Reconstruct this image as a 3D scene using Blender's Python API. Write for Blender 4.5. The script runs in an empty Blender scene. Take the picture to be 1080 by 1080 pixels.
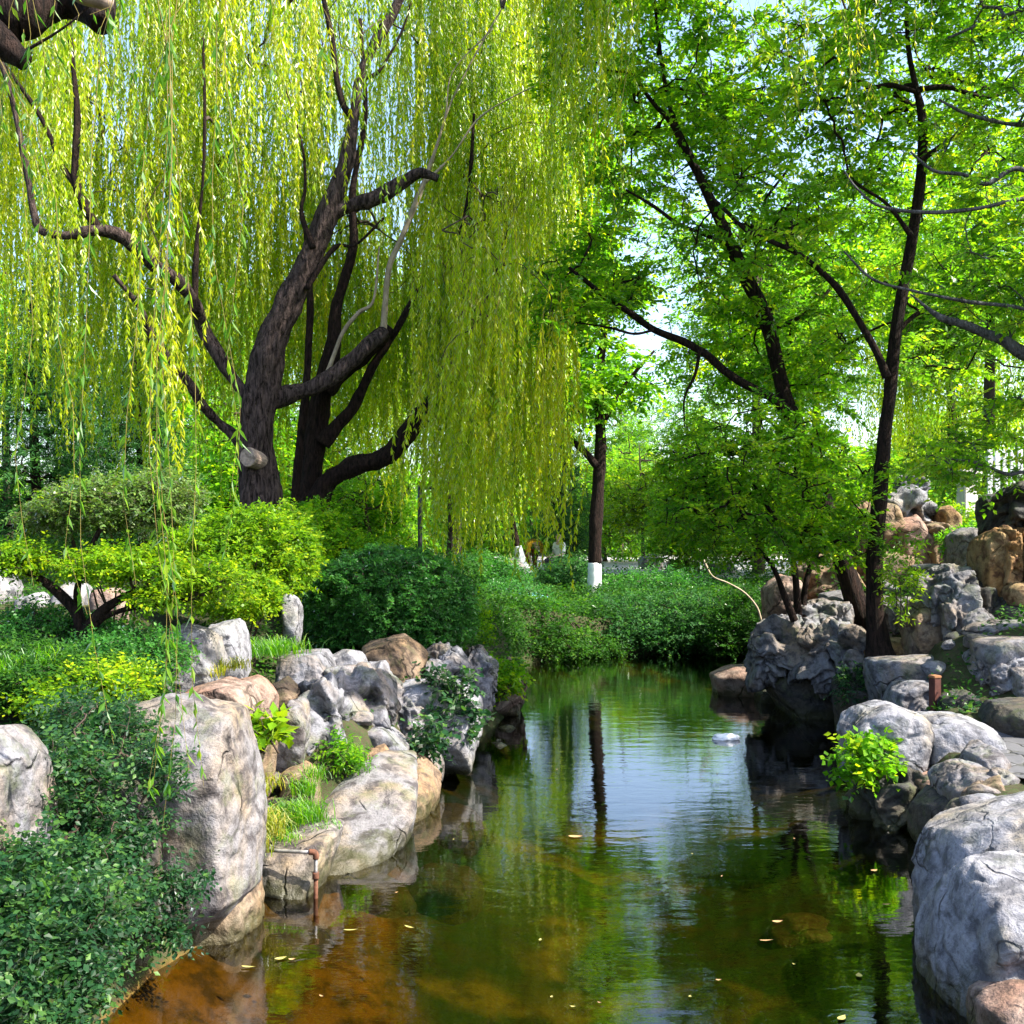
import bpy, bmesh, math, random
import numpy as np

# ------------------------------------------------------------------ camera, sky, sun, exposure
SC = bpy.context.scene
COL = SC.collection
F, HZ, CAMH = 1150.0, 565.0, 2.0          # focal length and horizon in photo pixels, eye height above the water
cam = bpy.data.cameras.new("camera")
cam_ob = bpy.data.objects.new("camera", cam)
COL.objects.link(cam_ob)
cam_ob.location = (0, 0, CAMH)
cam_ob.rotation_euler = (math.radians(90), 0, 0)
cam.sensor_width = 36.0
cam.lens = 36.0 * F / 1080.0
cam.shift_y = (HZ - 540.0) / 1080.0
cam.clip_start = 0.05
cam.clip_end = 3000
SC.camera = cam_ob

SUN_EL, SUN_AZ = 49.0, 106.0               # azimuth clockwise from the view direction (+Y)
world = bpy.data.worlds.new("World")
SC.world = world
world.use_nodes = True
wn = world.node_tree
wn.nodes.clear()
wo = wn.nodes.new("ShaderNodeOutputWorld")
wb = wn.nodes.new("ShaderNodeBackground")
sky = wn.nodes.new("ShaderNodeTexSky")
sky.sky_type = 'NISHITA'
sky.sun_disc = False
sky.sun_elevation = math.radians(SUN_EL)
sky.sun_rotation = math.radians(SUN_AZ)
sky.air_density = 1.0
sky.dust_density = 2.2
sky.ozone_density = 1.3
wb.inputs["Strength"].default_value = 0.15
wn.links.new(sky.outputs[0], wb.inputs["Color"])
wn.links.new(wb.outputs[0], wo.inputs["Surface"])

sun = bpy.data.lights.new("sun", 'SUN')
sun.energy = 5.0
sun.angle = math.radians(0.5)
sun.color = (1.0, 0.93, 0.80)
sun_ob = bpy.data.objects.new("sun", sun)
COL.objects.link(sun_ob)
sun_ob.location = (20, 5, 30)
sun_ob.rotation_euler = (math.radians(90 - SUN_EL), 0, math.radians(180 - SUN_AZ))

SC.view_settings.view_transform = 'Standard'
SC.view_settings.look = 'None'
SC.view_settings.exposure = 1.75
SC.view_settings.gamma = 1.0
cy = SC.cycles
cy.max_bounces = 9
cy.diffuse_bounces = 5
cy.glossy_bounces = 3
cy.transmission_bounces = 6
cy.transparent_max_bounces = 8
cy.sample_clamp_indirect = 4.0
cy.caustics_reflective = False
cy.caustics_refractive = False
cy.use_denoising = True
try:
    cy.denoiser = 'OPENIMAGEDENOISE'
    cy.denoising_input_passes = 'RGB_ALBEDO_NORMAL'
    cy.denoising_prefilter = 'ACCURATE'
except Exception:
    pass
cy.use_adaptive_sampling = True
cy.adaptive_threshold = 0.01

# ------------------------------------------------------------------ helpers
RNG = np.random.default_rng(7)
random.seed(7)


def P(px, py, D):
    """the point D metres ahead that stands at photo pixel (px, py)"""
    return np.array([(px - 540.0) / F * D, D, CAMH - (py - HZ) / F * D])


_perm = np.random.default_rng(1).permutation(256)
_perm = np.concatenate([_perm, _perm, _perm])
_grad = np.random.default_rng(2).normal(size=(256, 3))
_grad /= np.linalg.norm(_grad, axis=1, keepdims=True)


def pnoise(p):
    i = np.floor(p).astype(int)
    f = p - i
    i &= 255
    u = f * f * f * (f * (f * 6 - 15) + 10)
    out = 0
    for dx in (0, 1):
        for dy in (0, 1):
            for dz in (0, 1):
                h = _perm[_perm[_perm[i[:, 0] + dx] + i[:, 1] + dy] + (i[:, 2] + dz)]
                g = _grad[h & 255]
                d = ((f - np.array([dx, dy, dz])) * g).sum(1)
                w = (u[:, 0] if dx else 1 - u[:, 0]) * (u[:, 1] if dy else 1 - u[:, 1]) * (u[:, 2] if dz else 1 - u[:, 2])
                out = out + w * d
    return out * 1.6


def fbm(p, o=4):
    s, a = 0, 1.0
    for k in range(o):
        s = s + a * pnoise(p + 17.3 * k)
        p = p * 2.03
        a *= 0.5
    return s


def ridge(p, o=3):
    s, a = 0, 1.0
    for k in range(o):
        s = s + a * (1 - np.abs(pnoise(p + 9.1 * k)) * 2)
        p = p * 2.1
        a *= 0.5
    return s / 1.75


def mesh_np(name, v, quads=None, tris=None, mat=None, parent=None, smooth=True, var=None, mats=None, mi=None):
    me = bpy.data.meshes.new(name)
    v = np.asarray(v, dtype=np.float32)
    me.vertices.add(len(v))
    me.vertices.foreach_set("co", v.ravel())
    loops, starts, tot = [], [], 0
    if quads is not None and len(quads):
        q = np.asarray(quads, dtype=np.int32)
        loops.append(q.ravel())
        starts.append(np.arange(len(q)) * 4)
        tot = len(q) * 4
    if tris is not None and len(tris):
        t = np.asarray(tris, dtype=np.int32)
        loops.append(t.ravel())
        starts.append(tot + np.arange(len(t)) * 3)
    loops = np.concatenate(loops)
    starts = np.concatenate(starts).astype(np.int32)
    me.loops.add(len(loops))
    me.loops.foreach_set("vertex_index", loops)
    me.polygons.add(len(starts))
    me.polygons.foreach_set("loop_start", starts)
    me.polygons.foreach_set("use_smooth", np.full(len(starts), bool(smooth)))
    if mat is not None:
        me.materials.append(mat)
    for m in mats or ():
        me.materials.append(m)
    if mi is not None:
        me.polygons.foreach_set("material_index", np.asarray(mi, dtype=np.int32))
    me.update(calc_edges=True)
    if var is not None:
        at = me.attributes.new("var", 'FLOAT', 'FACE')
        at.data.foreach_set("value", np.asarray(var, dtype=np.float32))
    o = bpy.data.objects.new(name, me)
    COL.objects.link(o)
    if parent is not None:
        o.parent = parent
        o.matrix_parent_inverse = parent.matrix_basis.inverted()
    return o


def tag(o, label=None, cat=None, group=None, kind=None):
    if label: o["label"] = label
    if cat: o["category"] = cat
    if group: o["group"] = group
    if kind: o["kind"] = kind
    return o


def empty(name, loc, label, cat, group=None):
    o = bpy.data.objects.new(name, None)
    o.empty_display_size = 0.2
    o.location = [float(a) for a in loc]
    COL.objects.link(o)
    return tag(o, label, cat, group)


def merge_parts(parent, prefixes, name):
    """fold a crown's boughs, twigs and leaves into the one crown mesh"""
    obs = [c for c in parent.children if c.type == 'MESH' and c.name.split('.')[0] in prefixes]
    V, Q, MI, VAR, SM, mats, n = [], [], [], [], [], [], 0
    T = []
    for o in obs:
        me = o.data
        v = np.empty(len(me.vertices) * 3, np.float32); me.vertices.foreach_get("co", v)
        tot = np.empty(len(me.polygons), np.int32); me.polygons.foreach_get("loop_total", tot)
        li = np.empty(len(me.loops), np.int32); me.loops.foreach_get("vertex_index", li)
        if me.materials[0] not in mats: mats.append(me.materials[0])
        mi = mats.index(me.materials[0])
        V.append(v.reshape(-1, 3))
        nq = int((tot == 4).sum())
        q = li[:nq * 4].reshape(-1, 4) + n
        t = li[nq * 4:].reshape(-1, 3) + n
        at = me.attributes.get("var")
        vr = np.full(len(tot), .5, np.float32)
        if at: at.data.foreach_get("value", vr)
        sm = at is None
        Q.append((q, mi, vr[:nq], sm)); T.append((t, mi, vr[nq:], sm))
        n += len(me.vertices)
    qs = np.concatenate([x[0] for x in Q]); ts = np.concatenate([x[0] for x in T])
    allp = Q + T
    mi = np.concatenate([np.full(len(x[0]), x[1]) for x in allp]); vr = np.concatenate([x[2] for x in allp])
    smo = np.concatenate([np.full(len(x[0]), x[3]) for x in allp])
    for o in obs:
        me = o.data; bpy.data.objects.remove(o); bpy.data.meshes.remove(me)
    ob = mesh_np(name, np.concatenate(V), qs, ts, None, None, False, vr, mats, mi)
    ob.data.polygons.foreach_set("use_smooth", smo)
    ob.parent = parent
    ob.matrix_parent_inverse = parent.matrix_basis.inverted()
    return ob


def copy_tree(o, loc, rz=0.0, sc=1.0, label=None, szz=None):
    c = o.copy()
    COL.objects.link(c)
    c.location = [float(a) for a in loc]
    c.rotation_euler = (0, 0, rz)
    c.scale = (sc, sc, szz or sc)
    if label: c["label"] = label
    for ch in o.children:
        d = ch.copy()
        COL.objects.link(d)
        d.parent = c
    return c


def tubes(pts, rad, k=5, caps=False):
    """pts (S,n,3), rad (S,n): S tubes of k sides -> verts, quads"""
    pts = np.asarray(pts, float)
    rad = np.asarray(rad, float)
    S, n, _ = pts.shape
    t = np.gradient(pts, axis=1)
    t /= np.linalg.norm(t, axis=2, keepdims=True) + 1e-9
    ref = np.array([0.9, 0.31, 0.12])
    ref /= np.linalg.norm(ref)
    s = np.cross(t, ref)
    s /= np.linalg.norm(s, axis=2, keepdims=True) + 1e-9
    u = np.cross(t, s)
    a = np.arange(k) / k * 2 * np.pi
    ring = s[:, :, None, :] * np.cos(a)[None, None, :, None] + u[:, :, None, :] * np.sin(a)[None, None, :, None]
    v = pts[:, :, None, :] + ring * rad[:, :, None, None]
    base = (np.arange(S) * n * k)[:, None, None] + (np.arange(n - 1) * k)[None, :, None]
    j = np.arange(k)[None, None, :]
    j2 = (np.arange(k) + 1)[None, None, :] % k
    q = np.stack([base + j, base + j2, base + k + j2, base + k + j], axis=-1).reshape(-1, 4)
    v = v.reshape(-1, 3)
    if caps:
        extra = []
        nv = len(v)
        c0 = pts[:, 0] - 0
        c1 = pts[:, -1] + 0
        v = np.concatenate([v, c0, c1])
        for si in range(S):
            b0 = si * n * k
            b1 = b0 + (n - 1) * k
            for x in range(k):
                extra.append((nv + si, b0 + (x + 1) % k, b0 + x, nv + si))
                extra.append((nv + S + si, b1 + x, b1 + (x + 1) % k, nv + S + si))
        tr = np.array([(e[0], e[1], e[2]) for e in extra])
        return v, q, tr
    return v, q


def smooth_line(pts, m=6):
    """Catmull-Rom through rows of any width"""
    p = np.asarray(pts, float)
    if len(p) < 3:
        t = np.linspace(0, 1, m + 1)[:, None]
        return p[0] * (1 - t) + p[-1] * t
    q = np.vstack([2 * p[0] - p[1], p, 2 * p[-1] - p[-2]])
    out = []
    for i in range(len(p) - 1):
        a, b, c, d = q[i], q[i + 1], q[i + 2], q[i + 3]
        for t in np.arange(m) / m:
            out.append(0.5 * ((2 * b) + (c - a) * t + (2 * a - 5 * b + 4 * c - d) * t * t + (3 * b - 3 * c + d - a) * t ** 3))
    out.append(p[-1])
    return np.array(out)


class Geo:
    def __init__(self):
        self.v, self.q, self.t, self.n, self.var = [], [], [], 0, []

    def add(self, v, q=None, t=None):
        self.v.append(np.asarray(v, float))
        if q is not None and len(q): self.q.append(np.asarray(q) + self.n)
        if t is not None and len(t): self.t.append(np.asarray(t) + self.n)
        self.n += len(v)

    def build(self, name, mat, parent=None, smooth=True):
        q = np.concatenate(self.q) if self.q else None
        t = np.concatenate(self.t) if self.t else None
        return mesh_np(name, np.concatenate(self.v), q, t, mat, parent, smooth)


def boxgeo(c, s, rz=0.0, bev=0.0):
    bm = bmesh.new()
    bmesh.ops.create_cube(bm, size=1)
    for v in bm.verts:
        v.co.x *= s[0]; v.co.y *= s[1]; v.co.z *= s[2]
    if bev:
        bmesh.ops.bevel(bm, geom=bm.edges[:], offset=bev, segments=2, affect='EDGES')
    bmesh.ops.triangulate(bm, faces=bm.faces[:])
    vs = np.array([v.co[:] for v in bm.verts])
    fs = np.array([[v.index for v in f.verts] for f in bm.faces])
    bm.free()
    cz, sz = math.cos(rz), math.sin(rz)
    x = vs[:, 0] * cz - vs[:, 1] * sz
    y = vs[:, 0] * sz + vs[:, 1] * cz
    vs = np.stack([x, y, vs[:, 2]], 1) + np.array(c)
    return vs, fs


# ------------------------------------------------------------------ materials
class N:
    """small node helper"""
    def __init__(self, name):
        self.m = bpy.data.materials.new(name)
        self.m.use_nodes = True
        self.t = self.m.node_tree
        self.t.nodes.clear()
        self.out = self.t.nodes.new("ShaderNodeOutputMaterial")

    def n(self, typ, **kw):
        x = self.t.nodes.new("ShaderNode" + typ)
        for k, v in kw.items():
            if k in x.inputs.keys() if isinstance(k, str) and k[0].isupper() else False:
                x.inputs[k].default_value = v
            else:
                setattr(x, k, v)
        return x

    def l(self, a, b):
        self.t.links.new(a, b)

    def coords(self, scale=(1, 1, 1), kind="Object"):
        tc = self.n("TexCoord")
        mp = self.n("Mapping")
        mp.inputs["Scale"].default_value = scale
        self.l(tc.outputs[kind], mp.inputs["Vector"])
        return mp.outputs[0]

    def noise(self, vec, scale, detail=4, rough=0.55, dist=0.0):
        x = self.n("TexNoise")
        x.inputs["Scale"].default_value = scale
        x.inputs["Detail"].default_value = detail
        x.inputs["Roughness"].default_value = rough
        x.inputs["Distortion"].default_value = dist
        self.l(vec, x.inputs["Vector"])
        return x.outputs["Fac"]

    def ramp(self, fac, stops, interp='LINEAR'):
        r = self.n("ValToRGB")
        cr = r.color_ramp
        cr.interpolation = interp
        while len(cr.elements) < len(stops):
            cr.elements.new(0.5)
        for e, (p, c) in zip(cr.elements, stops):
            e.position = p
            e.color = (c[0], c[1], c[2], 1) if isinstance(c, (tuple, list)) else (c, c, c, 1)
        self.l(fac, r.inputs["Fac"])
        return r.outputs["Color"]

    def mix(self, fac, a, b, mode='MIX'):
        x = self.n("Mix")
        x.data_type = 'RGBA'
        x.blend_type = mode
        for s, val in (("Factor", fac), ("A", a), ("B", b)):
            sock = [i for i in x.inputs if i.name == s and (i.type == 'VALUE' if s == "Factor" else i.type == 'RGBA')][0]
            if isinstance(val, (int, float)): sock.default_value = val
            elif isinstance(val, (tuple, list)): sock.default_value = (*val[:3], 1)
            else: self.l(val, sock)
        return [o for o in x.outputs if o.type == 'RGBA'][0]

    def math(self, op, a, b=0.0, clamp=False):
        x = self.n("Math")
        x.operation = op
        x.use_clamp = clamp
        for i, val in enumerate((a, b)):
            if isinstance(val, (int, float)): x.inputs[i].default_value = val
            else: self.l(val, x.inputs[i])
        return x.outputs[0]

    def bump(self, h, strength=0.5, dist=0.02, normal=None):
        b = self.n("Bump")
        b.inputs["Strength"].default_value = strength
        b.inputs["Distance"].default_value = dist
        self.l(h, b.inputs["Height"])
        if normal is not None: self.l(normal, b.inputs["Normal"])
        return b.outputs[0]

    def principled(self, color, rough=0.8, normal=None, spec=0.3, **kw):
        p = self.n("BsdfPrincipled")
        if isinstance(color, (tuple, list)): p.inputs["Base Color"].default_value = (*color[:3], 1)
        else: self.l(color, p.inputs["Base Color"])
        if isinstance(rough, (int, float)): p.inputs["Roughness"].default_value = rough
        else: self.l(rough, p.inputs["Roughness"])
        p.inputs["Specular IOR Level"].default_value = spec
        if normal is not None: self.l(normal, p.inputs["Normal"])
        self.l(p.outputs[0], self.out.inputs["Surface"])
        return p


def posz(m):
    g = m.n("NewGeometry")
    s = m.n("SeparateXYZ")
    m.l(g.outputs["Position"], s.inputs[0])
    return s


def mat_rock(name, base, warm, dark, warm_amt=0.5, strata=0.0, moss=0.25):
    m = N(name)
    oi = m.n("ObjectInfo")
    c0 = m.coords()
    add = m.n("VectorMath"); add.operation = 'ADD'
    sc = m.n("VectorMath"); sc.operation = 'SCALE'; sc.inputs[0].default_value = (31.7, 17.1, 23.3)
    m.l(oi.outputs["Random"], sc.inputs["Scale"])
    m.l(c0, add.inputs[0]); m.l(sc.outputs[0], add.inputs[1])
    c = add.outputs[0]
    big = m.noise(c, 2.2, 4, 0.6, 0.6)
    mid = m.noise(c, 9, 6, 0.65, 0.3)
    fine = m.noise(c, 60, 4, 0.7)
    col = m.mix(m.ramp(big, [(0.50 - 0.25 * warm_amt, 0.0), (0.72 - 0.25 * warm_amt, 1.0)]), base, warm)
    col = m.mix(m.ramp(mid, [(0.38, 0.9), (0.54, 0.0)]), col, dark)
    # cracks coloured far darker than the rock, broken up by noise
    vo = m.n("TexVoronoi"); vo.feature = 'DISTANCE_TO_EDGE'; vo.inputs["Scale"].default_value = 2.3
    dn = m.n("TexNoise"); dn.inputs["Scale"].default_value = 3; dn.inputs["Detail"].default_value = 5
    m.l(c, dn.inputs["Vector"])
    wv = m.mix(0.28, c, dn.outputs["Color"])
    m.l(wv, vo.inputs["Vector"])
    crack = m.ramp(vo.outputs["Distance"], [(0.0, 1.0), (0.022, 0.0)])
    brk = m.ramp(m.noise(c, 3.1, 3), [(0.44, 0.0), (0.58, 1.0)])
    crk = m.math('MULTIPLY', crack, brk)
    col = m.mix(m.math('MULTIPLY', crk, 0.92), col, (dark[0] * .25, dark[1] * .25, dark[2] * .25))
    # pits and lichen specks
    col = m.mix(m.ramp(fine, [(0.30, 0.55), (0.5, 0.0)]), col, dark)
    g = m.n("NewGeometry")
    sn = m.n("SeparateXYZ"); m.l(g.outputs["Normal"], sn.inputs[0])
    mo = m.math('MULTIPLY', m.ramp(m.noise(c, 5, 5, 0.7), [(0.52, 0.0), (0.62, 1.0)]), moss)
    col = m.mix(mo, col, (0.09, 0.12, 0.025))
    # damp band just over the water
    pz = posz(m)
    zz = m.math('ADD', pz.outputs["Z"], m.math('MULTIPLY', m.math('SUBTRACT', mid, 0.5), 0.25))
    wet = m.ramp(zz, [(0.04, 1.0), (0.16, 0.0)])
    col = m.mix(m.math('MULTIPLY', wet, 0.8), col, (0.035, 0.035, 0.012))
    h = m.math('ADD', m.math('MULTIPLY', mid, 0.9), m.math('MULTIPLY', fine, 0.22))
    h = m.math('SUBTRACT', h, m.math('MULTIPLY', crk, 0.5))
    if strata:
        w = m.n("TexWave"); w.wave_type = 'BANDS'; w.bands_direction = 'Z'
        w.inputs["Scale"].default_value = 3.5; w.inputs["Distortion"].default_value = 9; w.inputs["Detail"].default_value = 4
        m.l(c, w.inputs["Vector"])
        h = m.math('ADD', h, m.math('MULTIPLY', w.outputs["Fac"], strata))
    m.principled(col, m.ramp(wet, [(0, 0.85), (1, 0.3)]), m.bump(h, 1.0, 0.032), 0.25)
    return m.m


def mat_leaf(name, stops, trans=0.5, tcol=None, rough=0.5, spec=0.12):
    """stops: ramp over the per-leaf random value; trans: share of light let through"""
    m = N(name)
    at = m.n("Attribute"); at.attribute_name = "var"
    c = m.coords()
    nz = m.noise(c, 0.9, 2)
    f = m.math('ADD', at.outputs["Fac"], m.math('MULTIPLY', m.math('SUBTRACT', nz, 0.5), 0.7), clamp=True)
    col = m.ramp(f, stops)
    d = m.n("BsdfDiffuse"); m.l(col, d.inputs["Color"])
    t = m.n("BsdfTranslucent")
    tc = m.mix(1.0, col, tcol or (2.4, 2.3, 0.9), 'MULTIPLY')
    m.l(tc, t.inputs["Color"])
    mx = m.n("MixShader"); mx.inputs[0].default_value = trans
    m.l(d.outputs[0], mx.inputs[1]); m.l(t.outputs[0], mx.inputs[2])
    g = m.n("BsdfGlossy"); g.inputs["Roughness"].default_value = rough
    g.inputs["Color"].default_value = (1, 1, 1, 1)
    fr = m.n("Fresnel"); fr.inputs["IOR"].default_value = 1.4
    mx2 = m.n("MixShader")
    m.l(m.math('MULTIPLY', fr.outputs[0], spec), mx2.inputs[0])
    m.l(mx.outputs[0], mx2.inputs[1]); m.l(g.outputs[0], mx2.inputs[2])
    m.l(mx2.outputs[0], m.out.inputs["Surface"])
    return m.m


def mat_bark(name, a, b, scale=1.0):
    m = N(name)
    c = m.coords((6 * scale, 6 * scale, 1.3 * scale))
    n1 = m.noise(c, 5, 6, 0.65, 0.5)
    n2 = m.noise(c, 18, 3, 0.6)
    col = m.mix(m.ramp(n1, [(0.38, 0.0), (0.62, 1.0)]), a, b)
    h = m.math('ADD', n1, m.math('MULTIPLY', n2, 0.35))
    m.principled(col, 0.9, m.bump(h, 1.0, 0.09), 0.15)
    return m.m


def mat_plain(name, col, rough=0.7, var=0.25, scale=8, bump=0.3, metal=0.0):
    m = N(name)
    c = m.coords()
    n1 = m.noise(c, scale, 5, 0.6)
    lo = tuple(x * (1 - var) for x in col)
    hi = tuple(min(1, x * (1 + var)) for x in col)
    p = m.principled(m.mix(m.ramp(n1, [(0.35, 0.0), (0.65, 1.0)]), lo, hi), rough, m.bump(n1, bump, 0.01), 0.3)
    p.inputs["Metallic"].default_value = metal
    return m.m


M = {}
M['grey'] = mat_rock("grey_limestone", (0.172, 0.172, 0.195), (0.191, 0.146, 0.108), (0.039, 0.039, 0.044), 0.25)
M['pale'] = mat_rock("pale_limestone", (0.230, 0.230, 0.257), (0.218, 0.188, 0.148), (0.066, 0.066, 0.077), 0.15, moss=0.12)
M['tan'] = mat_rock("tan_sandstone", (0.191, 0.146, 0.108), (0.216, 0.140, 0.081), (0.050, 0.034, 0.027), 0.6, 0.12)
M['strata'] = mat_rock("layered_grey_tan_rock", (0.172, 0.165, 0.175), (0.209, 0.159, 0.108), (0.045, 0.039, 0.041), 0.2, 0.15)
M['orange'] = mat_rock("ochre_rock", (0.246, 0.136, 0.051), (0.273, 0.191, 0.101), (0.061, 0.027, 0.014), 0.5, moss=0.1)
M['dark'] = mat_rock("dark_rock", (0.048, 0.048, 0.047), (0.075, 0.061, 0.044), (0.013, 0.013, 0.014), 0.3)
M['pink'] = mat_rock("pink_buff_rock", (0.258, 0.197, 0.166), (0.258, 0.150, 0.109), (0.075, 0.048, 0.039), 0.5, moss=0.05)
M['bark_willow'] = mat_bark("willow_bark", (0.012, 0.008, 0.007), (0.115, 0.082, 0.075))
M['bark_dark'] = mat_bark("dark_bark", (0.007, 0.005, 0.004), (0.042, 0.024, 0.019), 1.3)
M['bark_grey'] = mat_bark("grey_bark", (0.05, 0.048, 0.05), (0.16, 0.155, 0.16), 0.8)
M['twig'] = mat_plain("twig_bark", (0.045, 0.030, 0.022), 0.85)
M['twig_yellow'] = mat_plain("willow_twig_skin", (0.22, 0.17, 0.04), 0.7)
M['twig_pale'] = mat_plain("pale_dry_twig", (0.30, 0.24, 0.17), 0.8)
M['whitewash'] = mat_plain("white_lime_wash", (0.78, 0.79, 0.80), 0.9, 0.08, 12)
M['cutwood'] = mat_plain("sawn_wood", (0.25, 0.19, 0.155), 0.9, 0.35, 25)

# ------------------------------------------------------------------ ground: one sheet, the pond sunk into it
POND = np.array([(-2.3, -3), (-1.9, 2.6), (-1.72, 4.0), (-1.62, 5.0), (-1.36, 5.7), (-1.38, 6.4), (-1.05, 6.6), (-0.70, 8.2),
                 (-0.36, 10.4), (0.10, 13.0), (0.22, 15.0), (0.16, 16.8), (0.9, 17.9), (2.6, 18.6), (4.2, 18.6), (5.1, 17.4),
                 (4.4, 15.6), (3.5, 14.6), (3.6, 13.6), (4.0, 12.6), (3.9, 11.2), (3.55, 10.0), (3.2, 9.0), (2.72, 8.2), (2.62, 7.0),
                 (2.25, 5.8), (2.12, 5.0), (2.02, 4.2), (2.2, 2), (2.6, -3)])
CTRL = np.array([(-1.5, 6.9, .22), (-1.45, 6.2, .3), (-1.9, 8, .70), (-2.6, 6.5, 1.1), (-2.8, 7.5, 1.3), (-4, 9.3, 1.42), (-3, 13, 1.85), (-2.5, 14.5, 1.85),
                 (-1.2, 11, .8), (-.5, 13, .7), (-1.1, 9, .6), (.1, 16, .5), (.3, 20, .55), (-2.5, 4, .75), (-3.5, 4, 1.0), (-4, 6, 1.2), (-8, 10, 1.6), (-8, 16, 1.8),
                 (-1, 18, .9), (0, 24, .7), (2, 23, .68), (5, 23, .72), (2, 36, .95), (8, 36, 1), (-6, 36, 1.1), (3.75, 11, .95),
                 (4.0, 12.5, 1.05), (3.1, 6.3, .48), (3.2, 8, .5), (2.9, 5, .5), (3.8, 9, .6), (4.7, 10, 1.2), (5, 14, 1.3),
                 (5.4, 18, 1.0), (4.7, 7, .5), (3.6, 6.2, .5), (4.2, 7.8, .48), (3.5, 7.4, .48), (4.3, 8.6, .52), (3.1, 6.9, .48), (8, 12, 1.6), (3, 3, .5), (-3, 1, .8), (2.5, 19.5, .5), (4, 60, 1), (-30, 60, 1.1),
                 (40, 60, 1.1), (25, 20, 1.5), (-25, 20, 1.6), (7, 20, 1.4)])


def pond_sd(x, y):
    """signed distance to the pond outline, negative over the water"""
    p = np.stack([x, y], 1)
    best = np.full(len(p), 1e9)
    inside = np.zeros(len(p), bool)
    n = len(POND)
    for i in range(n):
        a, b = POND[i], POND[(i + 1) % n]
        ab = b - a
        t = np.clip(((p - a) @ ab) / (ab @ ab), 0, 1)
        d = np.linalg.norm(p - a - t[:, None] * ab, axis=1)
        best = np.minimum(best, d)
        c = ((a[1] > p[:, 1]) != (b[1] > p[:, 1])) & (p[:, 0] < (b[0] - a[0]) * (p[:, 1] - a[1]) / (b[1] - a[1] + 1e-12) + a[0])
        inside ^= c
    return np.where(inside, -best, best)


def ground_z(x, y):
    x = np.atleast_1d(np.asarray(x, float)); y = np.atleast_1d(np.asarray(y, float))
    sd = pond_sd(x, y)
    w = 0; s = 0
    for cx, cyy, cz in CTRL:
        k = 1.0 / (((x - cx) ** 2 + (y - cyy) ** 2) + 0.05) ** 1.6
        w = w + k; s = s + k * cz
    bank = s / w
    q = np.stack([x, y, 0 * x], 1)
    bank = bank + 0.05 * fbm(q * 0.9, 3) + 0.015 * fbm(q * 5, 2)
    t = np.clip((sd + 0.05) / 0.45, 0, 1); t = t * t * (3 - 2 * t)
    d = np.clip(-sd / 1.6, 0, 1); d = d * (2 - d)
    bed = -0.04 - 0.42 * d + 0.07 * fbm(q * 1.4 + 5, 3) * np.clip(-sd * 3, 0, 1)
    return bed * (1 - t) + bank * t


def gz(x, y):
    return float(ground_z(x, y)[0])


def axis(segs):
    out = [segs[0][0]]
    for a, b, st in segs:
        n = max(1, int(round((b - a) / st)))
        out += list(np.linspace(a, b, n + 1)[1:])
    return np.array(out)


gx = axis([(-400, -60, 34), (-60, -10, 2.5), (-10, -5, 0.4), (-5, 7, 0.06), (7, 12, 0.4), (12, 60, 2.4), (60, 400, 34)])
gy = axis([(-60, -3, 3), (-3, 3, 0.2), (3, 20, 0.07), (20, 40, 0.5), (40, 100, 3), (100, 1200, 55)])
XX, YY = np.meshgrid(gx, gy)
ZZ = ground_z(XX.ravel(), YY.ravel())
nx, ny = len(gx), len(gy)
ii = (np.arange(ny - 1)[:, None] * nx + np.arange(nx - 1)[None, :]).ravel()
quads = np.stack([ii, ii + 1, ii + nx + 1, ii + nx], 1)

m = N("soil_and_pond_bed")
c = m.coords()
pz = posz(m)
n1 = m.noise(c, 3, 6, 0.6); n2 = m.noise(c, 30, 4, 0.7); n3 = m.noise(c, 0.55, 4, 0.55, 0.8)
soil = m.mix(m.ramp(n1, [(0.4, 0.0), (0.6, 1.0)]), (0.020, 0.020, 0.008), (0.050, 0.042, 0.024))
soil = m.mix(m.ramp(n2, [(0.45, 0.0), (0.6, 0.7)]), soil, (0.025, 0.055, 0.010))
# bed: amber silt near the shores, weed-green patches in between
px_ = m.math('ADD', m.math('MULTIPLY', pz.outputs["X"], 0.20), m.math('MULTIPLY', pz.outputs["Y"], 0.035))
f = m.math('ADD', m.math('MULTIPLY', n3, 1.0), m.math('SUBTRACT', px_, 0.10))
bed = m.mix(m.ramp(f, [(0.34, 0.0), (0.52, 1.0)]), (0.20, 0.095, 0.016), (0.010, 0.028, 0.005))
patch = m.ramp(m.noise(c, 1.15, 3, 0.5, 0.4), [(0.56, 0.0), (0.64, 1.0)])
bed = m.mix(m.math('MULTIPLY', patch, 0.7), bed, (0.15, 0.105, 0.015))
bed = m.mix(m.ramp(m.noise(c, 6, 5, 0.65), [(0.40, 0.75), (0.56, 0.0)]), bed, (0.022, 0.018, 0.006))
col = m.mix(m.ramp(m.math('ADD', pz.outputs["Z"], 0.5), [(0.47, 0.0), (0.53, 1.0)]), bed, soil)
m.principled(col, 0.9, m.bump(m.math('ADD', n1, m.math('MULTIPLY', n2, 0.4)), 0.8, 0.05), 0.15)
tag(mesh_np("ground", np.stack([XX.ravel(), YY.ravel(), ZZ], 1), quads, None, m.m), kind="structure")

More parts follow.
